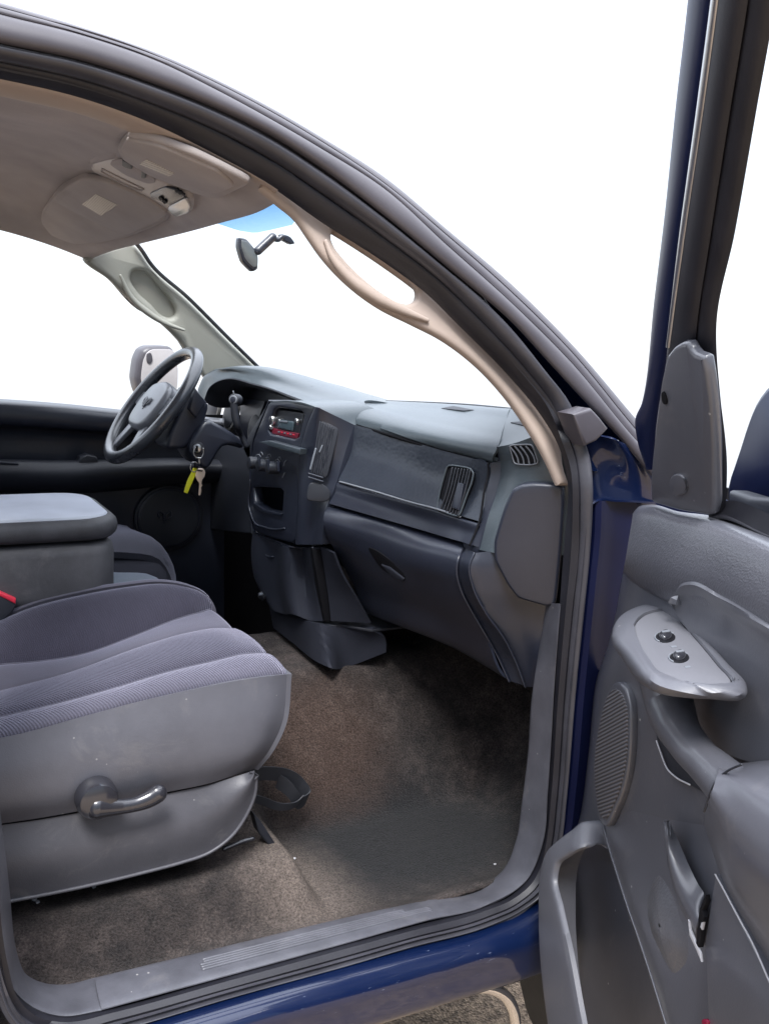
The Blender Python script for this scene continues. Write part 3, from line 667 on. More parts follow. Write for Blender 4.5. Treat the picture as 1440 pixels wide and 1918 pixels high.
# backrest and headrest, behind the frame's left edge
bk = loft('b', [[V(-1.28, y, .38) for y in (.28, .33, .52, .70, .75)], [V(-1.24 + .03 * abs(y - .52) * 0, y, .5) for y in (.28, .33, .52, .70, .75)], [V(-1.42, y, .95) for y in (.29, .34, .52, .70, .74)], [V(-1.47, y, 1.06) for y in (.33, .38, .52, .66, .70)]], M['velour'], nu=30, thick=.10)
hd = box('b', (-1.56, .40, 1.08), (-1.45, .64, 1.24), M['velour'], bevel=.04)
join('backrest', [bk, hd], seat)

# ---- console box with padded lid between the seats
def plan(name, xf, xr, y0, y1, z0, z1, rf, mat, bevel, taper=0):
    P = []
    for a_ in np.linspace(0, math.pi / 2, 7): P.append(V(xf - rf + rf * math.sin(a_), y0 + rf - rf * math.cos(a_), z1))
    for a_ in np.linspace(math.pi / 2, math.pi, 7): P.append(V(xf - rf + rf * math.sin(a_), y1 - rf - rf * math.cos(a_), z1))
    P += [V(xr, y1, z1), V(xr, y0, z1)]
    return slab(name, P, mat, None, z1 - z0, bevel, toward=(0, 0, 9), ang=50)
zt = .66
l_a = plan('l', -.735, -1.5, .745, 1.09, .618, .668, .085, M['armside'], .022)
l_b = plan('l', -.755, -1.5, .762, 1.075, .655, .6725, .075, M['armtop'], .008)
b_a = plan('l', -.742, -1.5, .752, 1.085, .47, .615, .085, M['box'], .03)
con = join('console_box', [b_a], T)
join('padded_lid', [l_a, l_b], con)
cs = loft('centre_seat', [[V(x, .78, .40 if x > -.6 else .46) for x in (-1.4, -.9, -.7, -.6, -.58)], [V(x, .84, z) for x, z in ((-1.4, .47), (-.9, .475), (-.7, .47), (-.60, .45), (-.57, .40))], [V(x, 1.02, z) for x, z in ((-1.4, .47), (-.9, .475), (-.7, .47), (-.60, .45), (-.57, .40))], [V(x, 1.08, .42) for x in (-1.4, -.9, -.7, -.6, -.58)]], M['centre'], T, nu=40, thick=.02)
bx = slab('b', L(SY(.74), (-30, 1118), (0, 1113), (32, 1131), (25, 1147), (8, 1162), (-40, 1185)), M['dark'], None, .03, .004)
bk_ = join('belt_buckle', [bx], T)
slab('release_button', L(SY(.738), (-30, 1100), (0, 1108), (31, 1122), (30, 1132), (0, 1117), (-30, 1112)), M['red'], bk_, .02, .003)
# driver seat
ds = loft('d', [[V(x, y, z) for x, z in ((-1.4, .44), (-.9, .50), (-.65, .525), (-.545, .50), (-.50, .42), (-.52, .30))] if 1.13 < y < 1.5 else [V(x, y, z - .03) for x, z in ((-1.4, .44), (-.9, .51), (-.65, .535), (-.56, .51), (-.52, .43), (-.54, .30))] for y in (1.09, 1.14, 1.32, 1.5, 1.55)], M['drvseat'], nu=40, thick=.02)
d2 = box('d', (-1.4, 1.085, .12), (-.515, 1.555, .49), M['drvseat'], bevel=.05)
join('driver_seat', [ds, d2], T)

# ---- dashboard
W0 = [(1030, 772, .17), (975, 768, .26), (850, 757, .62), (690, 750, 1.02)]
fold = [(985, 822, .165), (950, 833, .20), (915, 836, .25), (878, 829, .33), (813, 812, .45), (740, 786, .58), (680, 768, .70)]
grv = [(935, 880, .235), (922, 866, .245), (905, 859, .27), (886, 855, .31), (813, 836, .44), (740, 812, .57), (665, 792, .685)]
dp = []
w0 = L(None, *W0); fo = L(None, *fold); gr = L(None, *grv)
def fair(P, deg=3):
    P = np.array(P); y = P[:, 1]; k = min(deg, len(P) - 1)
    return [V(np.polyval(np.polyfit(y, P[:, 0], k), t), t, np.polyval(np.polyfit(y, P[:, 2], k), t)) for t in y]
gm = fair(L(None, (926, 867, .25), (886, 857, .31), (813, 838, .44), (740, 814, .57), (665, 793, .685)), 2); gr = gm
fm = fair(L(None, (932, 837, .232), (878, 829, .33), (813, 812, .45), (740, 787, .58), (680, 769, .70)), 2)
wm = fair(L(None, (955, 766, .31), (850, 757, .62), (690, 750, 1.02)), 2)
w0, fo2, gr2 = [list(cr(q, 30)) for q in (wm, fm, gm)]
back = [p + V(.10, 0, -.03) for p in w0]
mix = lambda t, dz: [a_ * (1 - t) + b_ * t + V(0, 0, dz) for a_, b_ in zip(w0, fo2)]
dp.append(loft('d', [back, w0, mix(.35, .006), mix(.75, .007), mix(.95, .003), [a_ * .85 + b_ * .15 + V(-.003, 0, -.001) for a_, b_ in zip(fo2, gr2)], [a_ * .4 + b_ * .6 + V(-.006, 0, 0) for a_, b_ in zip(fo2, gr2)], gr2, [p + V(.03, 0, .0) for p in gr2]], M['dashlit'], nu=70, nv=5, thick=.006))
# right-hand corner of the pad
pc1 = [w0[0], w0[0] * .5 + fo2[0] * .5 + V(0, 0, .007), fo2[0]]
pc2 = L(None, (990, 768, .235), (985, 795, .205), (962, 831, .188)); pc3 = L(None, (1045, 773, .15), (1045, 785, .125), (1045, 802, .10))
dp.append(loft('d', [pc1, pc2, pc3], M['dashlit'], nu=20, nv=8, thick=.006))
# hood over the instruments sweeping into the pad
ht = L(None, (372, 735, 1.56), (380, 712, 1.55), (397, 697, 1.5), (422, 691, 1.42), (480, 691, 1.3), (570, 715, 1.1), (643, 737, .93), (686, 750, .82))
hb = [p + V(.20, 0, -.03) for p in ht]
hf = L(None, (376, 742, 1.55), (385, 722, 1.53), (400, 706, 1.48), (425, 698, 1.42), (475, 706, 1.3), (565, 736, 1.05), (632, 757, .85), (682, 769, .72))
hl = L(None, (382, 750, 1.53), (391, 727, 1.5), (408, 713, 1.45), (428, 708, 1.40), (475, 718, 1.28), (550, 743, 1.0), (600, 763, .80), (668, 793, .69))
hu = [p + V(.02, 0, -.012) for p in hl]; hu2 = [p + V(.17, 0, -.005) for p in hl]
dp.append(loft('d', [hb, ht, hf, hl], M['dashlit'], nu=90, nv=7, thick=.006))
dp.append(loft('d', [hl, hu, hu2], M['dark'], nu=90, nv=4, thick=.004))
# end of the dash beside the door
col0 = L(None, (985, 822, .165), (950, 833, .20), (927, 848, .235), (937, 876, .232), (928, 915, .230), (915, 960, .228), (903, 1025, .23))
e0 = L(None, (932, 837, .232), (934, 848, .235), (936, 862, .24), (938, 880, .235), (930, 920, .232), (914, 968, .23), (898, 1030, .235))
e1 = L(None, (960, 831, .19), (960, 845, .188), (964, 865, .185), (966, 885, .18), (960, 925, .178), (946, 975, .178), (930, 1036, .18))
e2 = L(None, (1005, 815, .14), (1010, 835, .135), (1016, 860, .128), (1020, 885, .122), (1018, 930, .12), (1010, 985, .12), (1000, 1040, .125))
e3 = L(None, (1045, 800, .10), (1052, 830, .095), (1060, 865, .09), (1066, 890, .085), (1070, 940, .085), (1066, 990, .085), (1060, 1040, .09))
dp.append(loft('d', [e0, e1, e2, e3], M['dashlit'], nu=50, nv=8, thick=.006))
dp.append(loft('d', [[p + V(.06, .02, 0) for p in e0], e0], M['dash'], nu=50, nv=2, thick=.004))
# lower panel right of the glove box
k0 = L(None, (889, 1036, .215), (880, 1058, .215), (886, 1098, .215), (910, 1147, .21), (944, 1195, .205), (964, 1234, .20), (984, 1286, .19))
k1 = L(None, (925, 1032, .195), (925, 1060, .19), (935, 1100, .185), (960, 1150, .18), (982, 1195, .17), (992, 1234, .165), (998, 1287, .16))
k2 = L(None, (1040, 1032, .12), (1040, 1060, .12), (1040, 1100, .12), (1032, 1150, .125), (1022, 1195, .13), (1014, 1234, .13), (1004, 1288, .135))
dp.append(loft('d', [[p + V(.05, .01, 0) for p in k0], k0, k1, k2], M['dash'], nu=60, nv=7, thick=.006))
# fillers between the glove box, the lower panel and the end of the dash
ge = L(None, (868, 1026, .30), (858, 1050, .287), (856, 1072, .287), (863, 1102, .286), (886, 1148, .268), (906, 1182, .247), (932, 1228, .238), (954, 1276, .222))
dp.append(loft('d', [[p + V(.002, 0, 0) for p in ge], [p + V(.003, 0, 0) for p in k0]], M['dash'], nu=50, nv=2, thick=.004))
pe = L(None, (912, 868, .247), (913, 880, .247), (905, 920, .245), (896, 976, .245), (878, 1021, .25))
ei = L(None, (936, 862, .238), (937, 882, .233), (929, 920, .230), (913, 968, .228), (897, 1028, .233))
dp.append(loft('d', [[p + V(.008, 0, 0) for p in pe], [p + V(.006, 0, 0) for p in ei]], M['dash'], nu=50, nv=2, thick=.004))
gz = L(None, (862, 1028, .30), (885, 1034, .245), (905, 1036, .225), (926, 1034, .195)); dp.append(loft('d', [[p + V(.006, 0, .012) for p in gz], [p + V(.012, 0, -.02) for p in gz]], M['dash'], nu=20, nv=2, thick=.004))
dp.append(tube('d', [p + V(.002, 0, 0) for p in pe], .0022, M['black'], n=6))
# dark structure behind and under the dash
dp.append(box('d', (-.02, .16, .42), (.30, 1.62, .80), M['black'], bevel=.01))
dp.append(box('d', (.02, .12, .36), (.30, .20, .9), M['black'], bevel=.01))
dash = join('dashboard', dp, T)

# upper passenger panel: padded flap, gap line and lower rail
pa = L(None, (664, 796, .685), (740, 816, .57), (813, 840, .44), (886, 859, .31), (905, 864, .27), (914, 875, .25))
pc = L(None, (634, 899, .68), (700, 918, .58), (770, 938, .47), (816, 951, .39), (862, 966, .31), (896, 976, .245))
pcl = L(None, (633, 904, .682), (700, 923, .582), (770, 943, .472), (816, 956, .392), (862, 971, .312), (894, 981, .247))
pb = L(None, (616, 943, .68), (700, 967, .565), (790, 993, .43), (840, 1008, .34), (865, 1015, .29), (879, 1020, .25))
up = [a_ * .5 + b_ * .5 + V(.012, 0, 0) for a_, b_ in zip(pa, pc)]
M['skin'] = sk = plastic('scuffed_skin', (.020, .025, .036), .36, 120, .4, .10, wear=10, dist=.0016, coat=.25)
q1 = loft('q', [pa, up, pc], sk, nu=60, nv=8, thick=.006)
q2 = loft('q', [[p + V(.012, 0, 0) for p in pcl], pcl, [p * .5 + q * .5 + V(.004, 0, 0) for p, q in zip(pcl, pb)], pb], M['dash'], nu=60, nv=6, thick=.006)
pp = join('passenger_panel', [q1, q2], dash)
tube('gap_highlight', L(None, (636, 902, .675), (700, 920, .575), (770, 941, .465), (816, 953, .385), (862, 968, .31)), .0022, M['grey'], dash, n=8)  # highlight along the panel gap, made as a thin grey tube
tube('pad_gap', [p + V(.006, 0, -.004) for p in cr(gr, 40)], .0055, M['black'], dash, n=8)
# outer passenger vent, on the panel
pf = surf(pp, up=.001)
vo = [(838, 872), (852, 872), (880, 877), (887, 886), (883, 905), (874, 927), (860, 967), (845, 964), (818, 953), (823, 923), (831, 893)]
vo3 = L(pf, *vo); vc = np.array(vo3).mean(0); _, _, vt_ = np.linalg.svd(np.array(vo3) - vc); vn = vt_[2] * np.sign((CAM - vc) @ vt_[2])
vp = lambda u, v, k=0: hit(u, v, vc + vn * k, vn)
o_ = [slab('v', L(lambda u, v: vp(u, v, .003), *vo), M['black'], None, .006, .001, rnd=1, r=.15, up=.0)]
for f in (.14, .27, .40, .53, .66, .79, .90):
    o_.append(tube('v', [vp(841 + 44 * f, 876 + 6 * f, .006), vp(832 + 43 * f, 915 + 7 * f, .007), vp(820 + 41 * f, 952 + 14 * f, .006)], .0026, M['dark'], n=6))
o_.append(slab('v', L(lambda u, v: vp(u, v, .013), (856, 903), (867, 906), (857, 955), (845, 951)), M['dash'], None, .012, .003))
vent = join('side_vent', o_, dash)
rm = chaikin(L(lambda u, v: vp(u, v, .005), *vo), 2, .15); tube('vent_rim', rm + rm[:1], .0022, M['dashlit'], vent, n=8, k=90)
# defroster vent on the dash end
df = surf(dash, up=.002)
dvp = [(953, 834), (995, 832), (1001, 845), (1008, 868), (990, 871), (963, 869), (958, 851)]
dv = L(df, *dvp)
o_ = [slab('v', dv, M['black'], None, .006, .002, rnd=1, r=.15, up=.003)]
dc = np.array(dv).mean(0); _, _, vt_ = np.linalg.svd(np.array(dv) - dc); dn = vt_[2] * np.sign((CAM - dc) @ vt_[2])
dq = lambda u, v: hit(u, v, dc + dn * .005, dn)
for x0 in (952, 962, 972, 983):
    o_.append(tube('v', [dq(x0 + 2, 836), dq(x0 + 11, 847), dq(x0 + 17, 858), dq(x0 + 19, 869)], .0017, M['grey'], n=6))
ring = chaikin(L(dq, *dvp), 2, .15); o_.append(tube('v', ring + ring[:1], .0015, M['grey'], n=6, k=70))
join('defrost_vent', o_, dash)
# speaker / sensor grille spots on the pad top
slab('pad_grille', L(df, (826, 765), (850, 762), (888, 768), (868, 771)), M['dark'], dash, .003, .001)
slab('pad_grille', L(df, (956, 792), (985, 789), (990, 797), (980, 798)), M['dark'], dash, .003, .001)
# end cover
ec = L(None, (1059, 907, .083), (1000, 904, .125), (978, 906, .145), (960, 915, .16), (944, 952, .172), (925, 1013, .182), (926, 1049, .182), (949, 1093, .165), (969, 1120, .15), (1024, 1133, .115), (1042, 1130, .10), (1052, 1020, .085))
Pn = np.array(ec); cc = Pn.mean(0); _, _, vt = np.linalg.svd(Pn - cc); nn = vt[2] * np.sign((CAM - cc) @ vt[2])
ec = [p - nn * ((p - cc) @ nn) for p in ec]
slab('end_cover', ec, M['dash'], dash, .03, .007, rnd=2, r=.12, up=.008)
# glove box
g0 = L(None, (614, 950, .685), (700, 974, .57), (800, 1004, .42), (867, 1024, .30)); g0b = [p + V(.05, 0, -.002) for p in g0]
g1 = L(None, (606, 972, .665), (700, 1000, .55), (790, 1024, .405), (861, 1042, .285))
g2 = L(None, (612, 1000, .665), (700, 1030, .55), (784, 1056, .41), (855, 1070, .29))
g3 = L(None, (632, 1040, .68), (700, 1070, .57), (790, 1092, .425), (861, 1102, .29))
g4 = L(None, (662, 1095, .69), (720, 1115, .585), (810, 1145, .43), (886, 1150, .275))
g5 = L(None, (690, 1148, .69), (745, 1168, .585), (838, 1206, .42), (918, 1200, .26)); g5 = L(None, (690, 1150, .69), (745, 1172, .59), (845, 1212, .42), (950, 1272, .225))
g4 = L(None, (662, 1095, .69), (720, 1118, .585), (815, 1150, .43), (904, 1180, .25))
gb = loft('glove_box', [g0b, g0, g1, g2, g3, g4, g5, [p + V(.08, 0, .0) for p in g5]], M['dash'], dash, nu=60, nv=7, thick=.006)
edge = L(None, (868, 1026, .30), (858, 1050, .287), (856, 1072, .287), (863, 1102, .286), (886, 1148, .268), (906, 1182, .247), (932, 1228, .238), (954, 1276, .222))
tube('edge_seam', [p + V(-.002, -.001, 0) for p in edge], .0026, M['dash'], gb, n=8)
tube('edge_seam', [p + V(-.002, -.001, 0) for p in k0], .0024, M['dash'], dash, n=8)
gf = surf(gb, up=.002)
o_ = [slab('l', L(gf, (689, 1024), (706, 1029), (735, 1052), (760, 1078), (756, 1087), (735, 1078), (716, 1066), (700, 1046)), M['black'], None, .003, .0005, rnd=1)]  # black plate stands for the shade inside the latch recess
o_.append(slab('l', L(surf(gb, up=.006), (716, 1056), (732, 1062), (759, 1082), (757, 1088), (736, 1079)), M['dashrough'], None, .01, .004))
join('glove_latch', o_, gb)

# ---- centre stack
face = SX(-.30)
fo_ = L(face, (504, 751), (545, 750), (590, 761), (577, 792), (567, 826), (561, 850), (557, 950), (553, 1019), (509, 1008), (476, 995), (467, 954), (468, 902), (474, 826), (488, 790))
rh = L(face, (514, 762), (571, 771), (558, 824), (500, 812)); ch = L(face, (474, 911), (531, 915), (528, 961), (494, 953), (477, 941))
st = [slab('s', fo_, M['dash'], None, .03, .006, holes=[rh, ch], rnd=1, r=.12)]
side = [L(face, (590, 762), (577, 792), (567, 826), (561, 850), (557, 950), (553, 1019)),
        L(SX(-.296), (598, 764), (590, 796), (583, 830), (577, 856), (572, 950), (568, 1020)),
        L(SX(-.285), (606, 768), (600, 800), (595, 834), (590, 860), (584, 955), (580, 1020)),
        L(SY(.685), (664, 796), (652, 830), (640, 870), (630, 905), (614, 945), (602, 1019))]
st.append(loft('s', [[p + V(.02, .01, 0) for p in side[0]]] + side, M['dash'], nu=50, nv=8, thick=.006))
st.append(loft('s', [[p + V(.10, 0, 0) for p in side[3]], side[3]], M['dash'], nu=30, nv=2, thick=.004))
st.append(loft('s', [L(SX(-.30), (507, 752), (545, 751), (590, 762)) + [SY(.685)(664, 796)], [p + V(.14, 0, .004) for p in L(SX(-.30), (507, 752), (545, 751), (590, 762)) + [SY(.685)(664, 796)]]], M['dashlit'], nu=30, nv=3, thick=.004))
lf_ = L(face, (504, 751), (488, 790), (474, 826), (468, 902), (467, 954), (476, 995))
st.append(loft('s', [lf_, [p + V(.16, .02, 0) for p in lf_]], M['dash'], nu=30, nv=3, thick=.004))
st.append(box('s', (-.24, .76, .60), (-.2, 1.0, .9), M['black'], bevel=0))
st.append(tube('s', L(SX(-.302), (469, 900), (467, 950), (475, 975), (497, 988), (520, 992), (533, 990)), .003, M['dash'], n=8))
# lower return towards the glove box
lo_ = [L(face, (553, 1019), (557, 985)), L(SX(-.285), (580, 1020), (583, 985)), L(SY(.685), (602, 1019), (607, 985))]
stack = join('centre_stack', st, T)
slab('stack_ledge', L(SX(-.325), (484, 828), (504, 825), (562, 841), (560, 851), (526, 842)), M['dashlit'], stack, .02, .002)  # brightness of the upward face put into its lighter colour
# radio
rp = SX(-.288)
o_ = [slab('r', L(rp, (512, 766), (570, 774), (559, 823), (502, 811)), M['dark'], None, .02, .002)]
o_.append(slab('r', L(rp, (505, 800), (562, 812), (559, 822), (502, 810)), M['radiored'], None, .006, .001, up=.004))
o_.append(slab('r', L(rp, (525, 785), (554, 790), (551, 807), (523, 801)), M['screen'], None, .006, .002, up=.006))
o_.append(slab('r', L(rp, (529, 787), (544, 789), (543, 792), (528, 790)), M['grey'], None, .002, .0005, up=.0075))
for p, r in (((514.5, 786), .013), ((562, 789), .008), ((513, 800), .006)):
    o_.append(disc('r', rp(*p) + V(-.012, 0, 0), (-1, 0, 0), r, .012, M['steel'], bevel=.3, n=20))
    o_.append(disc('r', rp(*p) + V(-.0125, 0, 0), (-1, 0, 0), r * .6, .01, M['dark'], bevel=.3, n=20))
for i in range(6): o_.append(slab('r', L(rp, (524 + i * 5.5, 807.5 + i * 1.1), (527.5 + i * 5.5, 808.2 + i * 1.1), (527 + i * 5.5, 810.5 + i * 1.1), (523.5 + i * 5.5, 809.8 + i * 1.1)), M['red'] if i % 2 else M['grey'], None, .002, .0004, up=.005))
join('radio', o_, stack)
# climate knobs with their icons
hp = SX(-.302)
for i, (x, y) in enumerate(((484, 866), (501, 871), (519.5, 875))):
    disc('climate_knob', hp(x, y) + V(-.028, 0, 0), (-1, .0, .05), .0165, .028, M['dark'], stack, bevel=.18)
    slab('knob_pointer', L(SX(-.333), (x - 2, y - 11), (x + 1, y - 10.5), (x + 1, y + 8), (x - 2, y + 7.5)), M['dash'], stack, .006, .001)
    tube('knob_marking', L(SX(-.304), (x - 6, y - 9), (x - 3, y - 13.5), (x + 2, y - 14), (x + 5, y - 10)), .0012, M['grey'], stack, n=6)
for x, y in ((489, 849), (504, 853), (523, 858)):
    tube('knob_marking', L(SX(-.303), (x - 3, y + 3), (x - 1, y - 1.5), (x + 2, y - 1), (x + 3, y + 3)), .0010, M['grey'], stack, n=6)
tube('knob_marking', L(SX(-.303), (531, 872), (534, 865), (537, 862)), .0012, M['grey'], stack, n=6); tube('knob_marking', L(SX(-.303), (529, 895), (533, 886)), .0012, M['grey'], stack, n=6)
slab('cubby_lip', L(SX(-.304), (475, 941), (494, 954), (528, 962), (526, 967), (492, 960), (474, 947)), M['dash'], stack, .008, .002)
# vent column on the passenger side of the stack
def sidep(u, v):                       # the slanted side face
    a_, b_, c_ = SX(-.285)(600, 800), SY(.685)(652, 830), SY(.685)(614, 945)
    return hit(u, v, a_, np.cross(b_ - a_, c_ - a_))
o_ = [slab('v', L(sidep, (601, 785), (634, 803), (630, 825), (612, 896), (584, 885), (590, 850)), M['dark'], None, .006, .002, rnd=1, r=.1, up=.006)]
o_.append(tube('v', [p + V(-.012, -.006, 0) for p in L(sidep, (598, 840), (592, 862), (588, 878))], .0025, M['grey'], n=8))
o_.append(tube('v', [p + V(-.012, -.006, 0) for p in L(sidep, (610, 834), (605, 846))], .0018, M['grey'], n=8))
for f in np.linspace(.12, .9, 7): o_.append(tube('v', [p + V(-.008, -.004, 0) for p in L(sidep, (600 + 32 * f, 788 + 16 * f), (585 + 27 * f, 884 + 9 * f))], .0022, M['dark'], n=6))
for dy in (0, 7): o_.append(tube('v', [p + V(-.012, -.006, 0) for p in L(sidep, (585, 886 + dy), (611, 894 + dy))], .0025, M['dash'], n=8))
join('centre_vent', o_, stack)
slab('stack_flap', L(sidep, (579, 901), (608, 907), (620, 922), (618, 936), (604, 941), (576, 938), (573, 930)), M['dark'], stack, .006, .003, rnd=2, up=.005)
# lower storage bin, side filler and floor kick
bn = SX(-.285)
c_l = L(bn, (475, 996), (473, 1020), (478, 1081), (491, 1112), (508, 1140))
c_m = L(bn, (514, 1013), (516, 1045), (518, 1090), (522, 1120), (530, 1150))
c_r = L(bn, (549, 1025), (550, 1050), (553, 1090), (556, 1120), (562, 1155))
c_s = L(SX(-.268), (560, 1026), (561, 1050), (565, 1090), (569, 1120), (576, 1161))
c_e = L(SY(.735), (586, 1026), (590, 1050), (598, 1090), (603, 1120), (610, 1163))
b1 = loft('b', [[p + V(.15, .0, 0) for p in c_l], c_l, c_m, c_r, c_s, c_e, [p + V(.06, .0, 0) for p in c_e]], M['dashrough'], nu=40, nv=6, thick=.006)
b1b = loft('b', [[c_l[0], c_m[0], c_r[0], c_s[0], c_e[0]], [p + V(.12, 0, 0) for p in (c_l[0], c_m[0], c_r[0], c_s[0], c_e[0])]], M['dash'], nu=30, nv=2, thick=.004)
b2 = tube('b', L(SX(-.288), (475, 994), (495, 1005), (514, 1012), (535, 1020), (550, 1025)) + L(SX(-.270), (562, 1026)) + L(SY(.735), (586, 1026)), .0028, M['dash'], n=8)
bin_ = join('storage_bin', [b1, b1b, b2], dash)
tube('bin_catch', L(SX(-.288), (497, 1030), (499, 1038), (504, 1043), (511, 1043)), .0028, M['dash'], bin_, n=8)
sf = loft('side_filler', [L(SY(.72), (600, 1024), (606, 1060), (614, 1110), (620, 1163)), L(SY(.66), (624, 1036), (640, 1075), (670, 1125), (694, 1167))], M['dashrough'], dash, nu=30, nv=3, thick=.006)
kx = [L(SX(-.27), (496, 1100), (503, 1130), (512, 1176)), L(SX(-.27), (530, 1130), (537, 1160), (548, 1204)), L(SX(-.265), (585, 1166), (592, 1200), (602, 1244)), L(SX(-.258), (598, 1169), (606, 1205), (616, 1250)), L(SY(.72), (640, 1174), (644, 1210), (648, 1250)), L(SY(.66), (697, 1180), (722, 1200), (723, 1222))]
slab('bin_slot', L(SY(.728), (585, 1028), (602, 1030), (622, 1163), (608, 1163)), M['black'], dash, .02, .001)
kk = loft('floor_kick', kx, M['dashrough'], dash, nu=20, nv=6, thick=.01)
slab('kick_shelf', [kx[1][0], kx[2][0], kx[3][0], kx[4][0], kx[5][0], kx[5][0] + V(.12, 0, 0), kx[1][0] + V(.12, 0, 0)], M['dark'], dash, .006, .001)
o_ = [disc('p', SX(-.30)(487, 1116), (-1, -.4, 0), .010, .02, M['steel'], n=20), disc('p', SX(-.302)(491, 1121), (-1, -.4, 0), .007, .02, M['black'], n=20), disc('p', SX(-.304)(486, 1114), (-1, -.4, 0), .004, .02, M['grey'], n=20)]
join('power_socket', o_, dash)

# ---- instruments
o_ = [box('c', (-.16, 1.04, .66), (-.10, 1.56, .95), M['dark'], bevel=.01)]
o_.append(slab('c', L(SX(-.165), (452, 745), (498, 752), (482, 800), (464, 832), (452, 826)), M['dash'], None, .006, .002, up=.004))
cp = SX(-.175)
for (x, y, r) in ((476, 800, .05), (430, 775, .06), (398, 765, .06)):
    o_.append(disc('c', cp(x, y), (-1, 0, .2), r, .012, M['gauge'], bevel=.05))
    o_.append(disc('c', cp(x, y) + V(-.002, 0, 0), (-1, 0, .2), r * .8, .012, M['dark'], bevel=.05))
clus = join('instrument_cluster', o_, dash)
slab('cluster_trim', L(SX(-.235), (455, 840), (466, 815), (484, 785), (503, 752), (504, 760), (478, 826), (470, 870)), M['dark'], dash, .02, .003)
# knee panel under the wheel
slab('knee_panel', L(SX(-.235), (392, 800), (470, 830), (468, 900), (470, 1000), (380, 990), (372, 880)), M['dark'], dash, .02, .006)

# ---- steering column
f1, f2 = SY(1.22), SY(1.235)
o_ = [slab('c', L(f1, (388, 783), (430, 806), (458, 828), (457, 842), (430, 834), (415, 838), (391, 881), (372, 872), (352, 841), (366, 812)), M['dash'], None, .15, .012, rnd=1)]
o_.append(slab('c', L(f2, (364, 724), (386, 751), (393, 760), (384, 793), (367, 812), (352, 838), (338, 842), (312, 842), (318, 812), (340, 764)), M['dash'], None, .13, .012, rnd=1))
o_.append(slab('c', L(SY(1.228), (364, 726), (385, 752), (366, 783), (352, 766)), M['dash'], None, .05, .006, up=.012))
colm = join('steering_column', o_, T)
ic = SY(1.218)(374, 839)
o_ = [disc('i', ic + V(-.006, -.004, 0), (-.35, -1, 0), .017, .01, M['dark']), disc('i', ic + V(-.009, -.008, 0), (-.35, -1, 0), .0125, .01, M['steel'], bevel=.3), box('i', ic + V(-.014, -.014, -.008), ic + V(-.008, -.006, .008), M['black'], bevel=.001)]
join('ignition_lock', o_, colm)
o_ = [tube('s', L(SY(1.14), (438, 752), (440, 775), (444, 795)) + L(SY(1.19), (452, 815), (462, 835)), [.010, .011, .009, .008, .008], M['dark'], n=12), disc('s', SY(1.135)(437, 748), (-.7, -.75, .1), .0155, .03, M['dark'], bevel=.3), disc('s', SY(1.134)(437, 748) + V(-.001, -.001, 0), (-.7, -.75, .1), .0115, .01, M['grey'], bevel=.15), disc('s', SY(1.134)(437, 748) + V(-.0025, -.0025, 0), (-.7, -.75, .1), .008, .01, M['dash'], bevel=.15), tube('s', L(SY(1.14), (438, 737), (437, 733)), .002, M['grey'], n=6)]
join('gear_lever', o_, colm)
# ---- steering wheel
wc = V(-.522, 1.30, .872); tl = math.radians(37)
wu = V(math.sin(tl), 0, math.cos(tl)); wn = V(-math.cos(tl), 0, math.sin(tl)); wv = V(0, 1, 0)
wp = lambda x, y, z=0: wc + wv * x + wu * y + wn * z
ringp = [wp(.183 * math.sin(t), .183 * math.cos(t)) for t in np.linspace(0, 2 * math.pi, 97)]
M['rim'] = plastic('wheel_rim', (.030, .033, .040), .26, 900, .15, .1, coat=.6)
rim = tube('steering_wheel', ringp, .0175, M['rim'], T, n=20, k=97, lin=True, caps=False)
hubo = [wp(*p, .004) for p in ((-.085, .06), (0, .078), (.085, .06), (.10, 0), (.085, -.06), (.05, -.085), (-.05, -.085), (-.085, -.06), (-.10, 0))]
padm = plastic('wheel_pad', (.13, .135, .15), .34, 900, .2, .1, coat=.4); M['pad'] = padm
slab('airbag_pad', hubo, padm, rim, .045, .016, rnd=2, up=.012)
for s in (-1, 1):
    slab('spoke', [wp(s * .07, .035), wp(s * .175, .03), wp(s * .175, -.012), wp(s * .07, -.03)], M['pad'], rim, .016, .005)
    slab('spoke', [wp(s * .03, -.06), wp(s * .075, -.06), wp(s * .105, -.165), wp(s * .075, -.172)], M['pad'], rim, .014, .005)
# embossed horned emblem on the pad
em = [tube('e', [wp(s * .004, -.02, .019), wp(s * .012, .0, .020), wp(s * .022, .008, .020), wp(s * .026, -.006, .019), wp(s * .019, -.012, .019)], .0028, M['pad'], n=8) for s in (-1, 1)]
em.append(slab('e', [wp(-.007, .008, .018), wp(.007, .008, .018), wp(.004, -.028, .018), wp(-.004, -.028, .018)], M['pad'], None, .004, .001))
join('wheel_emblem', em, rim)

# ---- headliner, visors, overhead console
fr = L(None, (530, 372, .30), (470, 397, .47), (405, 416, .66), (345, 433, .92), (250, 457, 1.25), (200, 470, 1.42), (165, 487, 1.53))
hls = []
edge_p = L(SS(.13), (490, 350), (400, 305), (300, 268), (150, 212), (0, 178), (-200, 125), (-460, 78)) + [V(-2.0, .34, 1.44)]
hls.append([fr[0]] + edge_p)
for F in fr[1:6]:
    Y = F[1]; cz = 1.455 - .05 * (abs(Y - .85) / .6) ** 2
    hls.append([F + V(.012, 0, -.0), F + V(-.01, 0, -.004), F + V(-.10, 0, .048), V(F[0] - .28, Y, cz - .02), V(-1.15, Y, cz), V(-2.0, Y, cz)])
hls.append(L(SY(1.55), (165, 487), (110, 465), (60, 448), (0, 431), (-80, 415), (-200, 392)) + [V(-2.0, 1.55, 1.34)])
hd = loft('headliner', hls, M['liner'], T, nu=70, nv=7, thick=.012)
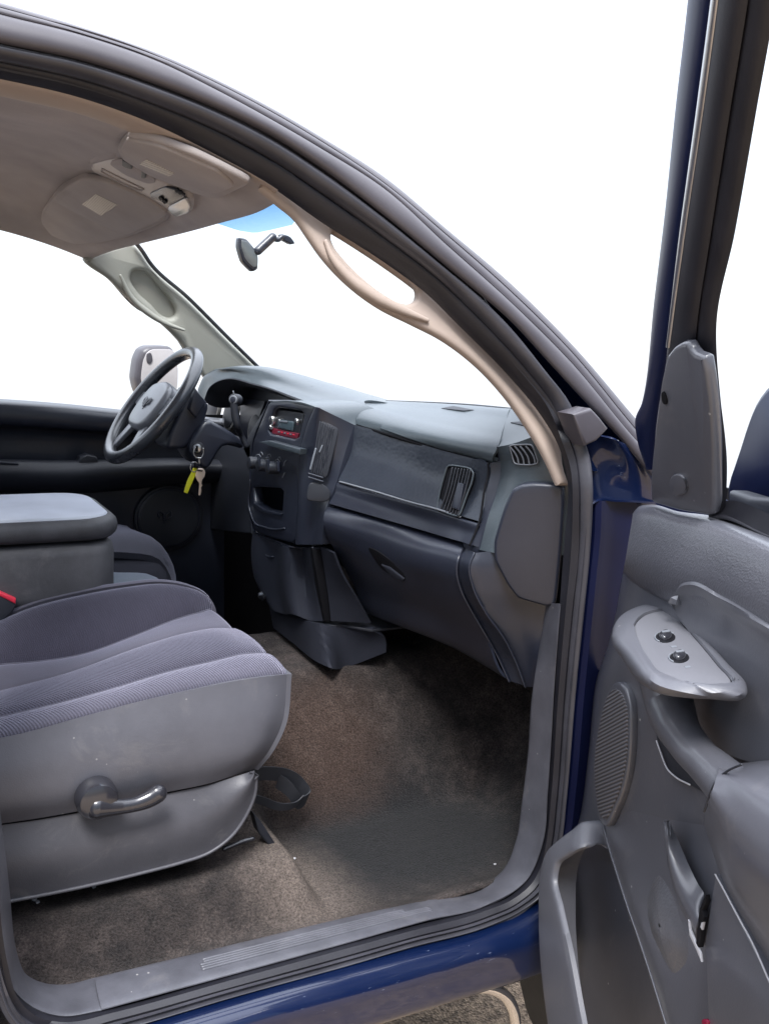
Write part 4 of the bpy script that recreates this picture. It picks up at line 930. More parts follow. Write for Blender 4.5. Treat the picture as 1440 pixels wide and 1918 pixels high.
# taupe strip along the roof edge above the door
rt_o = [(-460, 60), (-160, 118), (0, 148), (150, 183), (300, 238), (400, 288), (500, 343), (520, 356)]; rt_i = [(-460, 84), (-160, 142), (0, 179), (150, 213), (300, 269), (400, 306), (480, 345), (500, 358)]
band('roof_edge_trim', L(SS(.05), *rt_o), L(SS(.125), *rt_i), .006, V(0, -.5, -.8), M['beige'], T)
hsf = surf(hd, up=.0)
def plane_of(pts):
    P = np.array(L(hsf, *pts)); c = P.mean(0); _, _, vt = np.linalg.svd(P - c); n = vt[2] * np.sign((CAM - c) @ vt[2]); return c, n
VP = {}
VP['drv'] = plane_of([(154, 333), (77, 399), (95, 442), (192, 457), (312, 417), (275, 371), (199, 340), (200, 400)])
VP['pas'] = plane_of([(225, 269), (262, 257), (360, 290), (470, 346), (411, 375), (330, 350), (227, 299)])
VP['con'] = plane_of([(167, 306), (213, 296), (359, 375), (352, 412), (282, 376), (250, 340)])
def oh_slab(name, pts, mat, parent, th, up, rnd=2, r=.12, bevel=.006, o='con'):
    c, n = VP[o]
    return slab(name, [hit(u, v, c + n * up, n) for u, v in pts], mat, parent, th, bevel, rnd=rnd, r=r)
v1 = oh_slab('sun_visor', [(154, 333), (106, 360), (77, 399), (76, 418), (95, 442), (136, 459), (192, 457), (244, 445), (312, 417), (317, 401), (275, 371), (199, 340)], M['visor'], T, .03, .018, bevel=.008, o='drv')
oh_slab('visor_flap', [(154, 334), (107, 362), (102, 378), (147, 403), (216, 434), (240, 441), (300, 416), (314, 400), (275, 372), (199, 341)], M['visor'], v1, .016, .028, bevel=.005, o='drv')
oh_slab('warning_label', [(180, 364), (221, 384), (190, 404), (154, 383)], M['label'], v1, .002, .0288, rnd=0, bevel=.0004, o='drv')
v2 = oh_slab('sun_visor', [(225, 269), (240, 254), (262, 257), (296, 266), (360, 290), (407, 313), (470, 346), (440, 360), (411, 375), (383, 370), (330, 350), (282, 332), (227, 299), (219, 283)], M['visor'], T, .014, .018, bevel=.006, o='pas')
oh_slab('visor_flap', [(235, 262), (296, 275), (407, 322), (440, 350), (411, 364), (383, 361), (282, 324), (228, 294), (224, 280)], M['visor'], v2, .010, .024, bevel=.004, o='pas')
oh_slab('warning_label', [(275, 299), (327, 325), (317, 331), (261, 308)], M['label'], v2, .002, .0248, rnd=0, bevel=.0004, o='pas')
oc = oh_slab('overhead_console', [(167, 306), (213, 296), (225, 296), (359, 375), (365, 398), (352, 412), (331, 411), (282, 376), (169, 321)], M['console_oh'], T, .03, .004, bevel=.010)
oh_slab('console_dome', [(163, 300), (172, 280), (190, 271), (226, 290), (222, 300), (178, 312), (166, 312)], M['liner'], oc, .03, .004, bevel=.012)
oh_slab('bin_recess', [(209, 302), (226, 298), (291, 336), (290, 343), (277, 345), (238, 330), (206, 309)], M['liner'], oc, .004, .0062, bevel=.0015)
for q in ([(229, 300), (248, 309), (247, 318), (236, 315), (228, 310)], [(265, 319), (274, 323), (273, 335), (264, 334)]):
    oh_slab('bin_clip', q, M['dark'], oc, .008, .010, rnd=1, bevel=.002)
oh_slab('switch_panel', [(281, 363), (308, 351), (328, 356), (348, 369), (330, 378), (315, 384), (284, 371)], M['dash'], oc, .006, .0075, bevel=.002, rnd=1)
for q in ((301, 373), (331, 358), (337, 362), (308, 379)):
    oh_slab('map_light_button', [(q[0] - 5, q[1] - 2), (q[0] + 1, q[1] - 4), (q[0] + 6, q[1] + 1), (q[0], q[1] + 4)], M['black'], oc, .004, .011, rnd=1, bevel=.001)
oh_slab('map_lamp', [(313, 389), (348, 371), (356, 386), (354, 399), (331, 407), (322, 402)], M['lens'], oc, .006, .009, bevel=.002, rnd=1)
tube('console_trim', [hit(u, v, VP['con'][0] + VP['con'][1] * .005, VP['con'][1]) for u, v in ((192, 316), (240, 340), (270, 354), (265, 357), (230, 343), (190, 321), (192, 316))], .0018, M['visor'], oc, n=6, lin=True, k=70)

# ---- passenger windscreen pillar trim with its grab handle
to_ = [(496, 330), (520, 354), (560, 384), (600, 414), (660, 452), (720, 492), (798, 551), (857, 609), (950, 703), (1008, 773), (1043, 831), (1058, 876), (1066, 908)]
ti_ = [(1047, 908), (1032, 868), (997, 806), (950, 739), (892, 678), (833, 634), (775, 604), (717, 575), (675, 546), (635, 510), (603, 473), (580, 440), (555, 405), (525, 380), (488, 350)]
hole = [(622, 440), (628, 430), (644, 426), (664, 432), (721, 479), (771, 521), (784, 545), (780, 560), (768, 567), (752, 565), (715, 545), (676, 514), (645, 482), (627, 458)]
ptf = SS(.07); to_ = [(x + 7, y - 9) for x, y in to_[:-2]] + to_[-2:]
def even(pts, k): return list(cr(L(ptf, *pts), k))
ap = slab('windscreen_pillar_trim', even(to_, 60) + even(ti_, 70), M['beige'], T, .022, .009, holes=[list(cr(L(ptf, *hole), 60, closed=True))])
hr = L(SS(.066), *hole)
tube('grab_handle', cr([p for p in L(SS(.066), (610, 452), (622, 480), (656, 522), (702, 556), (752, 581), (800, 600))], 40), [.004, .008, .0105, .0105, .008, .004], M['beige'], ap, n=16)
# driver's side pillar trim
dto = [(245, 452), (262, 468), (280, 494), (350, 559), (425, 634), (482, 689), (520, 735)]; dti = [(400, 735), (372, 690), (340, 645), (300, 606), (270, 585), (240, 560), (205, 525), (160, 487), (190, 470)]
dh = [(246, 520), (250, 510), (262, 507), (278, 514), (300, 538), (320, 562), (330, 580), (331, 592), (322, 598), (308, 594), (285, 572), (258, 546)]
dpt = lambda u, v: hit(u, v, (0, 1.60, .9), (0, 1, .22))
d2p = slab('windscreen_pillar_trim', list(cr(L(dpt, *dto), 50)) + list(cr(L(dpt, *dti), 50)), M['beigepale'], T, .05, .014, holes=[list(cr(L(dpt, *dh), 50, closed=True))])
slab('handle_recess', list(cr(L(lambda u, v: hit(u, v, (0, 1.625, .9), (0, 1, .22)), (236, 512), (265, 498), (310, 535), (342, 585), (330, 606), (290, 590), (245, 548)), 50, closed=True)), M['beigepale'], d2p, .01, .002)
tube('grab_handle', cr(L(lambda u, v: hit(u, v, (0, 1.588, .9), (0, 1, .22)), (226, 516), (246, 556), (280, 587), (312, 606), (345, 618)), 30), [.004, .008, .010, .008, .004], M['beigepale'], d2p, n=14)
tube('windscreen_edge', [p for p in L(lambda u, v: hit(u, v, (0, 1.59, .9), (0, 1, .22)), (252, 452), (264, 466), (282, 493), (352, 557), (427, 632), (487, 691))], .006, M['rubberdark'], T, n=8)

# ---- windscreen
gt = [p + V(.02, 0, .012) for p in fr]; gb_ = L(None, (1050, 772, .12), (975, 767, .26), (850, 756, .62), (690, 749, 1.02)) + [V(-.0, 1.3, .93), V(-.08, 1.58, .93)]
gt = [SS(.12)(520, 352)] + gt
tp, bt = cr(gt, 40), cr(gb_, 40)
mid_ = [a_ * .5 + b_ * .5 + V(.02, 0, .02) for a_, b_ in zip(tp, bt)]
ws = loft('windscreen', [list(tp), mid_, list(bt)], M['glass'], T, nu=40, nv=8, thick=.005)
tube('glass_seal', [p + V(.01, 0, .0) for p in cr(L(None, (1035, 773, .15), (975, 768, .26), (850, 757, .62), (700, 750.5, 1.0)), 30)], .003, M['rubberdark'], ws, n=8)
tA = L(WP(-.01), (496, 352), (540, 388), (551, 418)); 
sb_ = slab('shade_band', L(WP(.004), (396, 400), (470, 370), (500, 350), (540, 392), (553, 420), (516, 429), (478, 437), (446, 432), (398, 416)), M['tint'], ws, .003, .0005, rnd=1, r=.15)
zz = [v.co.z for v in sb_.data.vertices]
tn = M['tint'].node_tree; tb = [n_ for n_ in tn.nodes if n_.type == 'BSDF_TRANSPARENT'][0]
tc_ = N(tn, 'ShaderNodeTexCoord'); sx_ = N(tn, 'ShaderNodeSeparateXYZ'); mr_ = N(tn, 'ShaderNodeMapRange'); mc_ = N(tn, 'ShaderNodeMix', data_type='RGBA')
tn.links.new(tc_.outputs['Object'], sx_.inputs[0]); tn.links.new(sx_.outputs[2], mr_.inputs[0])     # the dyed band in the glass thins out downwards
mr_.inputs[1].default_value = min(zz); mr_.inputs[2].default_value = max(zz)
mc_.inputs['A'].default_value = (.66, .80, .90, 1); mc_.inputs['B'].default_value = (.34, .54, .76, 1)
tn.links.new(mr_.outputs[0], mc_.inputs['Factor']); tn.links.new(mc_.outputs['Result'], tb.inputs[0])
# ---- interior mirror
mp_ = SY(.85)
o_ = [slab('m', L(mp_, (449, 444), (463, 447), (482, 470), (485, 484), (484, 504), (475, 509), (456, 490), (448, 462)), M['dash'], None, .03, .006, rnd=2, r=.12)]
o_.append(slab('m', L(mp_, (452, 450), (463, 452), (479, 473), (482, 485), (481, 499), (473, 501), (459, 485), (452, 463)), M['mirror'], None, .004, .001, rnd=2, r=.12, up=.002))
rv = join('rear_view_mirror', o_, T)
tube('mirror_stem', L(mp_, (483, 470), (511, 444)) , .0105, M['dash'], rv, n=12)
tube('mirror_stem', [mp_(511, 446), mp_(520, 449), mp_(529, 443)], .006, M['dash'], rv, n=10)
slab('mirror_mount', L(mp_, (525, 437), (544, 442), (554, 456), (546, 458), (530, 449)), M['dash'], rv, .02, .003, rnd=1)

# ---- driver's door
yd = lambda y: SY(y)
rows = [[(-160, 741), (0, 747), (120, 756), (235, 768), (330, 776), (420, 784)], [(-160, 750), (0, 757), (120, 766), (232, 778), (330, 787), (420, 795)], [(-160, 790), (0, 795), (100, 800), (200, 808), (330, 818), (420, 826)], [(-160, 797), (0, 800), (100, 805), (200, 813), (330, 822), (420, 830)], [(-160, 862), (0, 862), (100, 864), (200, 868), (330, 872), (420, 876)]]
ys = [1.66, 1.60, 1.60, 1.64, 1.655]
o_ = [loft('d', [L(SY(y), *r) for r, y in zip(rows, ys)], M['dash'], nu=50, nv=5, thick=.01)]
rows2 = [[(-160, 855), (0, 860), (40, 860), (60, 866), (140, 868), (152, 856), (200, 852), (280, 854), (330, 858), (420, 862)]]
o_.append(loft('d', [L(SY(1.65), (-160, 862), (0, 864), (140, 866), (235, 864), (330, 862), (420, 866)), L(SY(1.545), (-160, 866), (0, 868), (140, 870), (235, 866), (330, 862), (420, 866)), L(SY(1.53), (-160, 884), (0, 880), (140, 884), (235, 876), (330, 868), (420, 872)), L(SY(1.56), (-160, 925), (0, 920), (140, 920), (235, 915), (330, 905), (420, 900)), L(SY(1.62), (-160, 930), (0, 925), (140, 925), (235, 918), (330, 908), (420, 902))], M['dark'], nu=50, nv=6, thick=.01))
o_.append(loft('d', [L(SY(1.63), (-160, 915), (420, 890)), L(SY(1.63), (-160, 1240), (420, 1240))], M['dash'], nu=4, nv=3, thick=.02))
dd = join('driver_door', o_, T)
slab('window_switch_pod', L(SY(1.55), (146, 870), (152, 857), (165, 852), (182, 856), (186, 870)), M['dark'], dd, .05, .004)
o_ = [slab('p', L(SY(1.54), (0, 865), (35, 867), (36, 871), (0, 869)), M['dash'], None, .01, .002)]
join('door_pull', o_, dd)
sc_ = SY(1.612)
cx, cy = 316, 970
el = lambda k, f=sc_: L(f, *[(cx + 64 * k * math.cos(t) * 1.0 - 4 * math.sin(t), cy + 62 * k * math.sin(t)) for t in np.linspace(0, 2 * math.pi, 40, endpoint=False)])
o_ = [slab('g', el(1.0), M['dark'], None, .02, .006), slab('g', el(.92), M['dash'], None, .012, .005, up=.004), slab('g', el(.86), M['dark'], None, .012, .003, up=.006)]
sp = join('speaker_grille', o_, dd)
em = []
for s in (-1, 1): em.append(tube('e', L(SY(1.602), (309 + s * 2, 972), (309 + s * 4, 962), (309 + s * 10, 958), (309 + s * 12, 966), (309 + s * 8, 970)), .0025, M['dash'], n=6))
em.append(slab('e', L(SY(1.603), (305, 962), (313, 962), (312, 978), (306, 978)), M['dash'], None, .004, .001)); join('speaker_emblem', em, dd)
ws2 = loft('window_glass', [L(SY(1.68), (-300, 742), (0, 750), (240, 772), (360, 786)), L(SY(1.60), (-300, 385), (0, 424), (160, 486), (345, 650))], M['glass'], dd, nu=12, nv=3, thick=.004)
# driver's exterior mirror
mf = SY(1.95)
mo = [(257, 727), (253, 708), (258, 672), (266, 655), (278, 648), (318, 648), (328, 656), (334, 690), (332, 735), (300, 760), (262, 740)]
o_ = [slab('m', L(SY(1.96), *mo), M['strip'], None, .10, .02, rnd=2, r=.15), slab('m', L(SY(1.95), *[(300 + (x - 300) * .86 + 3, 705 + (y - 705) * .90) for x, y in mo]), M['mirrorwarm'], None, .004, .001, rnd=2, r=.15, up=.012)]
o_.append(tube('m', L(SY(1.85), (330, 745), (352, 760)), .03, M['strip'], n=12))
sm = join('exterior_mirror', o_, T)
slab('mirror_spot', L(SY(1.934), (275, 662), (284, 660), (287, 674), (282, 682), (275, 678)), M['strip'], sm, .004, .001, rnd=2)

# ---- passenger door, swung open
B = DV(.10)
left = [(1166, 1070), (1160, 1100), (1154, 1139), (1135, 1216), (1114, 1280), (1103, 1387), (1092, 1481), (1086, 1526), (1064, 1575), (1038, 1640), (1026, 1720), (1024, 1800), (1032, 1918), (1044, 2010)]
rgt = [(1250, 1080), (1245, 1110), (1240, 1150), (1225, 1225), (1210, 1290), (1205, 1390), (1205, 1481), (1210, 1526), (1215, 1575), (1225, 1640), (1235, 1720), (1250, 1800), (1265, 1918), (1280, 2010)]
far_r = [(1640, y + 120) for x, y in rgt]
pko = [.10] * 8 + [.085, .05, .045, .045, .045, .045]                # the panel sinks behind the map pocket's rim
def pk(pts): return [DV(o)(*p) for p, o in zip(pts, pko)]
o_ = [loft('d', [L(DV(.045), *left), [DV(min(o, .09))(*p) for p, o in zip([(x + 9, y) for x, y in left], pko)], pk([(x + 26, y) for x, y in left]), pk(rgt), L(DV(.10), *far_r)], M['doorpanel'], nu=90, nv=7, thick=.02)]
# raised lower field to the right of the pocket crease
rd = [(1128, 1540), (1141, 1590), (1158, 1645), (1175, 1698), (1194, 1752), (1212, 1806), (1247, 1918), (1276, 2010)]
rt = [(1150, 1520), (1175, 1580), (1196, 1640), (1215, 1698), (1235, 1752), (1255, 1806), (1292, 1918), (1320, 2010)]
fr_ = [(1640, 1600), (1640, 1650), (1640, 1710), (1640, 1760), (1640, 1830), (1640, 1900), (1640, 2010), (1640, 2100)]
rmp = [0, .35, .75, 1, 1, 1, 1, 1]
def ramp(pts, o): return [DV(.0985 + (o - .0985) * k)(*p) for p, k in zip(pts, rmp)]
o_.append(loft('d', [[DV(o)(*p) for p, o in zip([(x - 3, y) for x, y in rd], (.098, .09, .06, .045, .04, .04, .04, .04))], ramp([(x - 3, y) for x, y in rd], .10), ramp(rd, .112), ramp([(a_[0] * .5 + b_[0] * .5, a_[1] * .5 + b_[1] * .5) for a_, b_ in zip(rd, rt)], .120), ramp(rt, .118), ramp(fr_, .12)], M['doorpanel'], nu=60, nv=6, thick=.01))
o_.append(tube('d', [p + DN * .0005 for p in ramp(rd, .112)], .0018, M['doorpanel'], n=8))
# door shell behind the trim (outer skin side)
sk_ = [HP + DD * s + V(0, 0, z) for s, z in ((.02, -.18), (1.1, -.18), (1.1, .86), (.02, .86))]
o_.append(slab('d', sk_, M['jamb'], None, .04, .01, up=-.012))
door = join('passenger_door', o_, T)
# padded top roll
t0 = [(1184, 962), (1193, 951), (1216, 945), (1270, 958), (1330, 966), (1440, 1003), (1640, 1090)]
t1 = [(1181, 985), (1192, 975), (1217, 972), (1272, 985), (1335, 998), (1440, 1038), (1640, 1135)]
t2 = [(1172, 1040), (1188, 1040), (1222, 1050), (1280, 1074), (1345, 1100), (1440, 1142), (1640, 1260)]
t3 = [(1166, 1072), (1185, 1090), (1231, 1118), (1262, 1132), (1310, 1150), (1440, 1215), (1640, 1340)]
loft('door_top_pad', [L(DV(.06), *t0), L(DV(.115), *t1), L(DV(.125), *t2), L(DV(.102), *t3), L(DV(.09), *t3)], M['door'], door, nu=70, nv=8, thick=.01)
# inset panel above the armrest
ip = [[(1257, 1132), (1262, 1112), (1272, 1097), (1288, 1092), (1347, 1120), (1440, 1177), (1640, 1300)],
      [(1262, 1142), (1270, 1128), (1282, 1118), (1300, 1118), (1352, 1145), (1440, 1205), (1640, 1330)],
      [(1300, 1200), (1305, 1198), (1312, 1196), (1325, 1196), (1370, 1220), (1440, 1270), (1640, 1390)],
      [(1355, 1290), (1358, 1290), (1362, 1290), (1370, 1290), (1395, 1310), (1440, 1345), (1640, 1460)],
      [(1310, 1340), (1320, 1360), (1335, 1385), (1360, 1410), (1395, 1425), (1440, 1440), (1640, 1560)]]
loft('armrest_back_panel', [[p - DN * .03 for p in L(DV(.125), *ip[0])], L(DV(.128), *ip[0]), L(DV(.118), *ip[1]), L(DV(.112), *ip[2]), L(DV(.112), *ip[3]), L(DV(.11), *ip[4])], M['doorpanel'], door, nu=60, nv=7, thick=.006)
# switch pod
zs = .690
pl = [(1187, 1176), (1196, 1163), (1212, 1153), (1232, 1148), (1251, 1147), (1275, 1170), (1309, 1208), (1345, 1252), (1368, 1281), (1364, 1291), (1328, 1288), (1290, 1283), (1251, 1276), (1232, 1263), (1218, 1245), (1204, 1224), (1192, 1200)]
ou = [(1164, 1196), (1168, 1178), (1184, 1158), (1208, 1146), (1250, 1138), (1280, 1165), (1316, 1204), (1355, 1248), (1384, 1284), (1378, 1300), (1330, 1297), (1280, 1294), (1240, 1288), (1216, 1272), (1198, 1250), (1182, 1226), (1168, 1206)]
PL, OU = L(SZ(zs), *pl), L(SZ(zs - .004), *ou)
skirt = L(SZ(zs - .022), *[(x - (8 if x < 1240 else 0) - (3 if x < 1200 else 0), y + (4 if y > 1200 else 0)) for x, y in ou])
so_v = [(p - HP) @ DD for p in OU]; s0_, s1_ = min(so_v), max(so_v)
kk_ = [((s - s0_) / (s1_ - s0_)) for s in so_v]
low_ = [p - DN * max(0, ((p - HP) @ DN - .10)) * (.45 + .5 * k) - DD * .14 * k ** 1.5 + V(0, 0, -.105 + .06 * k) for p, k in zip(OU, kk_)]
cl = lambda l: list(l) + [l[0]]
G = np.array([cr(cl(l), 120) for l in ([p + V(0, 0, -.004) for p in PL], PL, OU, skirt, low_)])
G2 = np.stack([cr(G[1:, j], 22) for j in range(120)], axis=1)
me = grid_mesh('armrest_pod', G2, .006); smooth(me, 50); pod = put('armrest_pod', me, door, [M['pod']])
tube('plate_gap', [p + V(0, 0, .0006) for p in cr(PL, 90, closed=True)], .0016, M['black'], door, n=6, k=120)
slab('switch_plate', list(cr(PL, 90, closed=True)), M['plate'], door, .012, .0025, up=.003, toward=(0, 0, 9))
for (x, y) in ((1245, 1194), (1271, 1232)):
    c_ = SZ(zs + .003)(x, y)
    ex, ey = SZ(zs)(x + 1, y) - SZ(zs)(x, y), SZ(zs)(x, y + 1) - SZ(zs)(x, y)
    ellp = lambda a_, b_: [c_ + ex * a_ * math.cos(t) + ey * b_ * math.sin(t) for t in np.linspace(0, 2 * math.pi, 24, endpoint=False)]
    k_ = [slab('w', ellp(19, 10), M['black'], None, .003, .001, up=.0012, toward=(0, 0, 9)), slab('w', [p + V(0, 0, 0) for p in ellp(12, 7)], M['lever'], None, .012, .004, up=.008, toward=(0, 0, 9))]
    k_.append(slab('w', [c_ + ex * a_ + ey * b_ for a_, b_ in ((-8, -2), (6, -4), (8, -1), (-6, 1))], M['grey'], None, .002, .0004, up=.009, toward=(0, 0, 9)))
    k_.append(tube('w', [c_ + ex * 19 * math.cos(t) + ey * 10 * math.sin(t) + V(0, 0, .001) for t in np.linspace(2.2, 5.6, 16)], .0012, M['grey'], n=6))
    k_.append(slab('w', [c_ + ex * (a_ + 15) + ey * (b_ + 17) for a_, b_ in ((-6, -1), (4, -2), (7, 1), (-3, 2))], M['grey'], None, .001, .0003, up=.0008, toward=(0, 0, 9)))
    join('window_switch', k_, door)
# pull handle and armrest
hpth = L(DV(.158), (1244, 1276), (1252, 1316)) + L(DV(.168), (1268, 1362), (1300, 1408), (1345, 1452), (1392, 1500), (1440, 1552))
tube('pull_handle', hpth, [.036, .034, .028, .026, .030, .036, .042], M['doorpanel'], door, n=22, k=60)
rows = [L(DV(.115), (1352, 1432), (1400, 1428), (1440, 1424), (1540, 1440), (1680, 1480)), L(DV(.165), (1345, 1440), (1400, 1440), (1440, 1446), (1540, 1480), (1680, 1540)),
        L(DV(.205), (1342, 1452), (1390, 1480), (1440, 1518), (1540, 1590), (1680, 1680)), L(DV(.215), (1335, 1475), (1375, 1530), (1440, 1600), (1540, 1700), (1680, 1830)),
        L(DV(.19), (1322, 1510), (1352, 1590), (1440, 1712), (1540, 1830), (1680, 1980)), L(DV(.125), (1318, 1545), (1352, 1650), (1440, 1806), (1540, 1950), (1680, 2100))]
loft('armrest', rows, M['doorsmooth'], door, nu=50, nv=8, thick=.01)
tube('armrest_seam', L(DV(.20), (1388, 1432), (1362, 1444), (1342, 1462), (1328, 1490), (1318, 1520)), .0016, M['dark'], door, n=6)
# dark plate giving the hollow behind the handle its shade
slab('handle_well_shade', list(cr(L(DV(.104), (1234, 1402), (1249, 1440), (1266, 1457), (1292, 1470), (1318, 1480), (1300, 1420), (1262, 1360), (1230, 1340)), 50, closed=True)), M['dark'], door, .006, .002, up=.002)
tube('well_edge', L(DV(.110), (1229, 1388), (1236, 1408), (1249, 1440), (1264, 1455), (1291, 1470)), .0014, M['white'], door, n=8)
# speaker
spk = [(1167, 1277), (1180, 1290), (1187, 1310), (1190, 1368), (1184, 1443), (1174, 1485), (1160, 1518), (1141, 1547), (1131, 1535), (1125, 1500), (1121, 1455), (1123, 1406), (1131, 1355), (1143, 1305), (1155, 1282)]
spc = cr(L(DV(.104), *spk), 70, closed=True)
sg = slab('door_speaker', list(spc), M['doorpanel'], door, .016, .005, up=.010)
cm = spc.mean(0); slab('speaker_mesh', [cm + (p - cm) * .90 for p in spc], M['grille'], sg, .006, .002, up=.0125)
# map pocket lip
po = [(1133, 1584), (1122, 1556), (1098, 1542), (1072, 1559), (1047, 1578), (1026, 1600), (1016, 1632), (1012, 1705), (1015, 1799), (1029, 1918), (1046, 2010)]
pi_ = [(1136, 1590), (1127, 1584), (1112, 1582), (1089, 1586), (1062, 1600), (1043, 1616), (1037, 1645), (1048, 1700), (1066, 1780), (1092, 1918), (1112, 2010)]
ofs = [.099, .108, .126, .148, .165, .175, .18, .185, .19, .195, .2]
PO = [DV(o)(*p) for o, p in zip(ofs, po)]; PI = [DV(o)(*p) for o, p in zip(ofs, pi_)]

ls = bandlines(PO, PI, .003, DN * .8 - DD * .3, 10, 90)
ls = [cr([p - DN * (.07 if i > 1 else .01) for i, p in enumerate(PO)], 90)] + ls + [cr([p - DN * .006 for i, p in enumerate(PI)], 90)]
me = grid_mesh('map_pocket', np.array(ls), .004); smooth(me, 60); put('map_pocket', me, door, [M['pod']])
# swollen, cracked pull strip
dsf = surf(door, up=0)
bo_ = cr([V(x, y, 0) for x, y in ((1230, 1628), (1209, 1670), (1211, 1730), (1236, 1792), (1265, 1834), (1288, 1812), (1292, 1765), (1276, 1716), (1256, 1660))], 60, closed=True)
bc_ = V(1249, 1732, 0); G = []
for r_ in np.linspace(1, .04, 12): G.append([dsf(*(bc_ + (p - bc_) * r_)[:2]) + DN * (.015 * (1 - r_ ** 2) ** 1.5 - .0015) for p in bo_])
me = grid_mesh('swollen_skin', np.array(G), 0); smooth(me, 70)
put('swollen_skin', me, door, [plastic('buckled_skin', (.084, .085, .095), .32, 260, .6, .1, dist=.0012, coat=.4)])
sA = L(DV(.122), (1243, 1545), (1246, 1590), (1254, 1640), (1268, 1690), (1287, 1730), (1303, 1772))
sB = L(DV(.146), (1248, 1537), (1256, 1590), (1270, 1640), (1286, 1682), (1300, 1708), (1307, 1722))
sC = L(DV(.128), (1254, 1540), (1272, 1580), (1290, 1622), (1306, 1655), (1318, 1676), (1318, 1690))
loft('cracked_strip', [sA, sB, sC], M['doorpanel'], door, nu=50, nv=8, thick=.006)
slab('tear', L(DV(.146), (1320, 1676), (1321, 1688), (1314, 1705), (1317, 1718), (1312, 1738), (1310, 1762), (1307, 1775), (1302, 1768), (1305, 1730), (1309, 1702)), M['black'], door, .008, .001)
slab('torn_chip', L(DV(.147), (1287, 1722), (1290, 1726), (1291, 1742), (1302, 1768), (1310, 1785), (1312, 1802), (1303, 1780), (1290, 1752)), M['white'], door, .004, .001)
slab('torn_chip', L(DV(.150), (1312, 1728), (1316, 1727), (1313, 1742), (1310, 1736)), M['white'], door, .004, .001)
tube('panel_edge', L(DV(.150), (1339, 1638), (1344, 1647), (1380, 1714), (1412, 1774), (1440, 1838), (1470, 1900)), .0013, M['white'], door, n=8)
slab('side_field', L(DV(.138), (1339, 1638), (1440, 1838), (1470, 1900), (1500, 2010), (1330, 2010), (1320, 1760)), M['doorpanel'], door, .02, .002)
slab('reflector', list(cr(L(DV(.142), (1312, 1912), (1318, 1909), (1324, 1914), (1322, 1922), (1314, 1922)), 20, closed=True)), M['darkred'], door, .008, .002)
# mirror-corner trim
tri = [(1218, 942), (1216, 900), (1219, 860), (1228, 776), (1236, 714), (1246, 668), (1260, 650), (1274, 642), (1284, 642), (1290, 654), (1297, 662), (1316, 670), (1322, 705), (1329, 755), (1334, 830), (1335, 946), (1330, 967), (1270, 958)]
ct = slab('mirror_corner_trim', L(DW(.085), *tri), M['doorsmooth'], door, .018, .007, rnd=1, r=.12)
slab('screw_hole', list(cr(L(DW(.087), (1238, 736), (1242, 734), (1247, 746), (1246, 758), (1241, 756)), 20, closed=True)), M['black'], ct, .003, .0005)
slab('trim_clip', list(cr(L(DW(.086), (1256, 900), (1284, 898), (1287, 906), (1286, 920), (1276, 926), (1262, 924), (1257, 914)), 40, closed=True)), M['doorsmooth'], ct, .006, .0025, up=.0035)
slab('trim_clip', list(cr(L(DW(.0895), (1259, 903), (1282, 901), (1284, 915), (1276, 922), (1264, 920)), 40, closed=True)), M['dark'], ct, .002, .0008)
# window frame
def wl(o, *p): return L(DW(o), *p)
fl = [(1308, -180), (1292, 0), (1270, 190), (1248, 404), (1228, 560), (1205, 753), (1191, 793), (1197, 830), (1216, 880)]
flr = [(1358, -180), (1336, 0), (1309, 200), (1274, 460), (1252, 650), (1240, 720), (1232, 770), (1226, 830), (1226, 880)]
o_ = [band('f', wl(.02, *fl), wl(.035, *flr), .01, DN, M['navy'], None, 8, 90, .02)]
sv = [(1358, -180), (1336, 0), (1309, 200), (1274, 460), (1253, 650)]; svr = [(1370, -180), (1347, 0), (1320, 200), (1284, 440), (1254, 652)]
bk0 = [(1370, -180), (1347, 0), (1320, 200), (1282, 450), (1254, 660), (1250, 700)]
bk1 = [(1425, -180), (1400, 0), (1366, 210), (1330, 440), (1302, 640), (1300, 690)]
bk2 = [(1475, -180), (1452, 0), (1417, 200), (1376, 433), (1341, 610), (1350, 760), (1360, 850), (1358, 962)]
bk1b = [(1425, -180), (1400, 0), (1366, 210), (1330, 440), (1306, 640), (1318, 760), (1328, 850), (1330, 970)]
o_.append(band('f', wl(.05, *bk0), wl(.06, *bk1), .014, DN, M['rubberdark'], None, 8, 90, .02))
o_.append(band('f', wl(.05, *bk1b), wl(.045, *bk2), .010, DN, M['rubberdark'], None, 8, 90, .02))
o_.append(band('f', wl(.045, (1327, 964), (1360, 960), (1440, 993), (1640, 1078)), wl(.06, (1327, 975), (1360, 974), (1440, 1008), (1640, 1096)), .006, DN, M['rubberdark'], None, 6, 40, .03))
wf = join('window_frame', o_, door)
band('frame_weatherstrip', wl(.060, *sv), wl(.066, *svr), .006, DN, M['steel'], wf, 6, 60, .006)
slab('window_glass', wl(.02, (1470, -160), (1345, 610), (1360, 850), (1358, 970), (1440, 1000), (1640, 1085), (1640, -100)), M['glass'], door, .004, .0005)
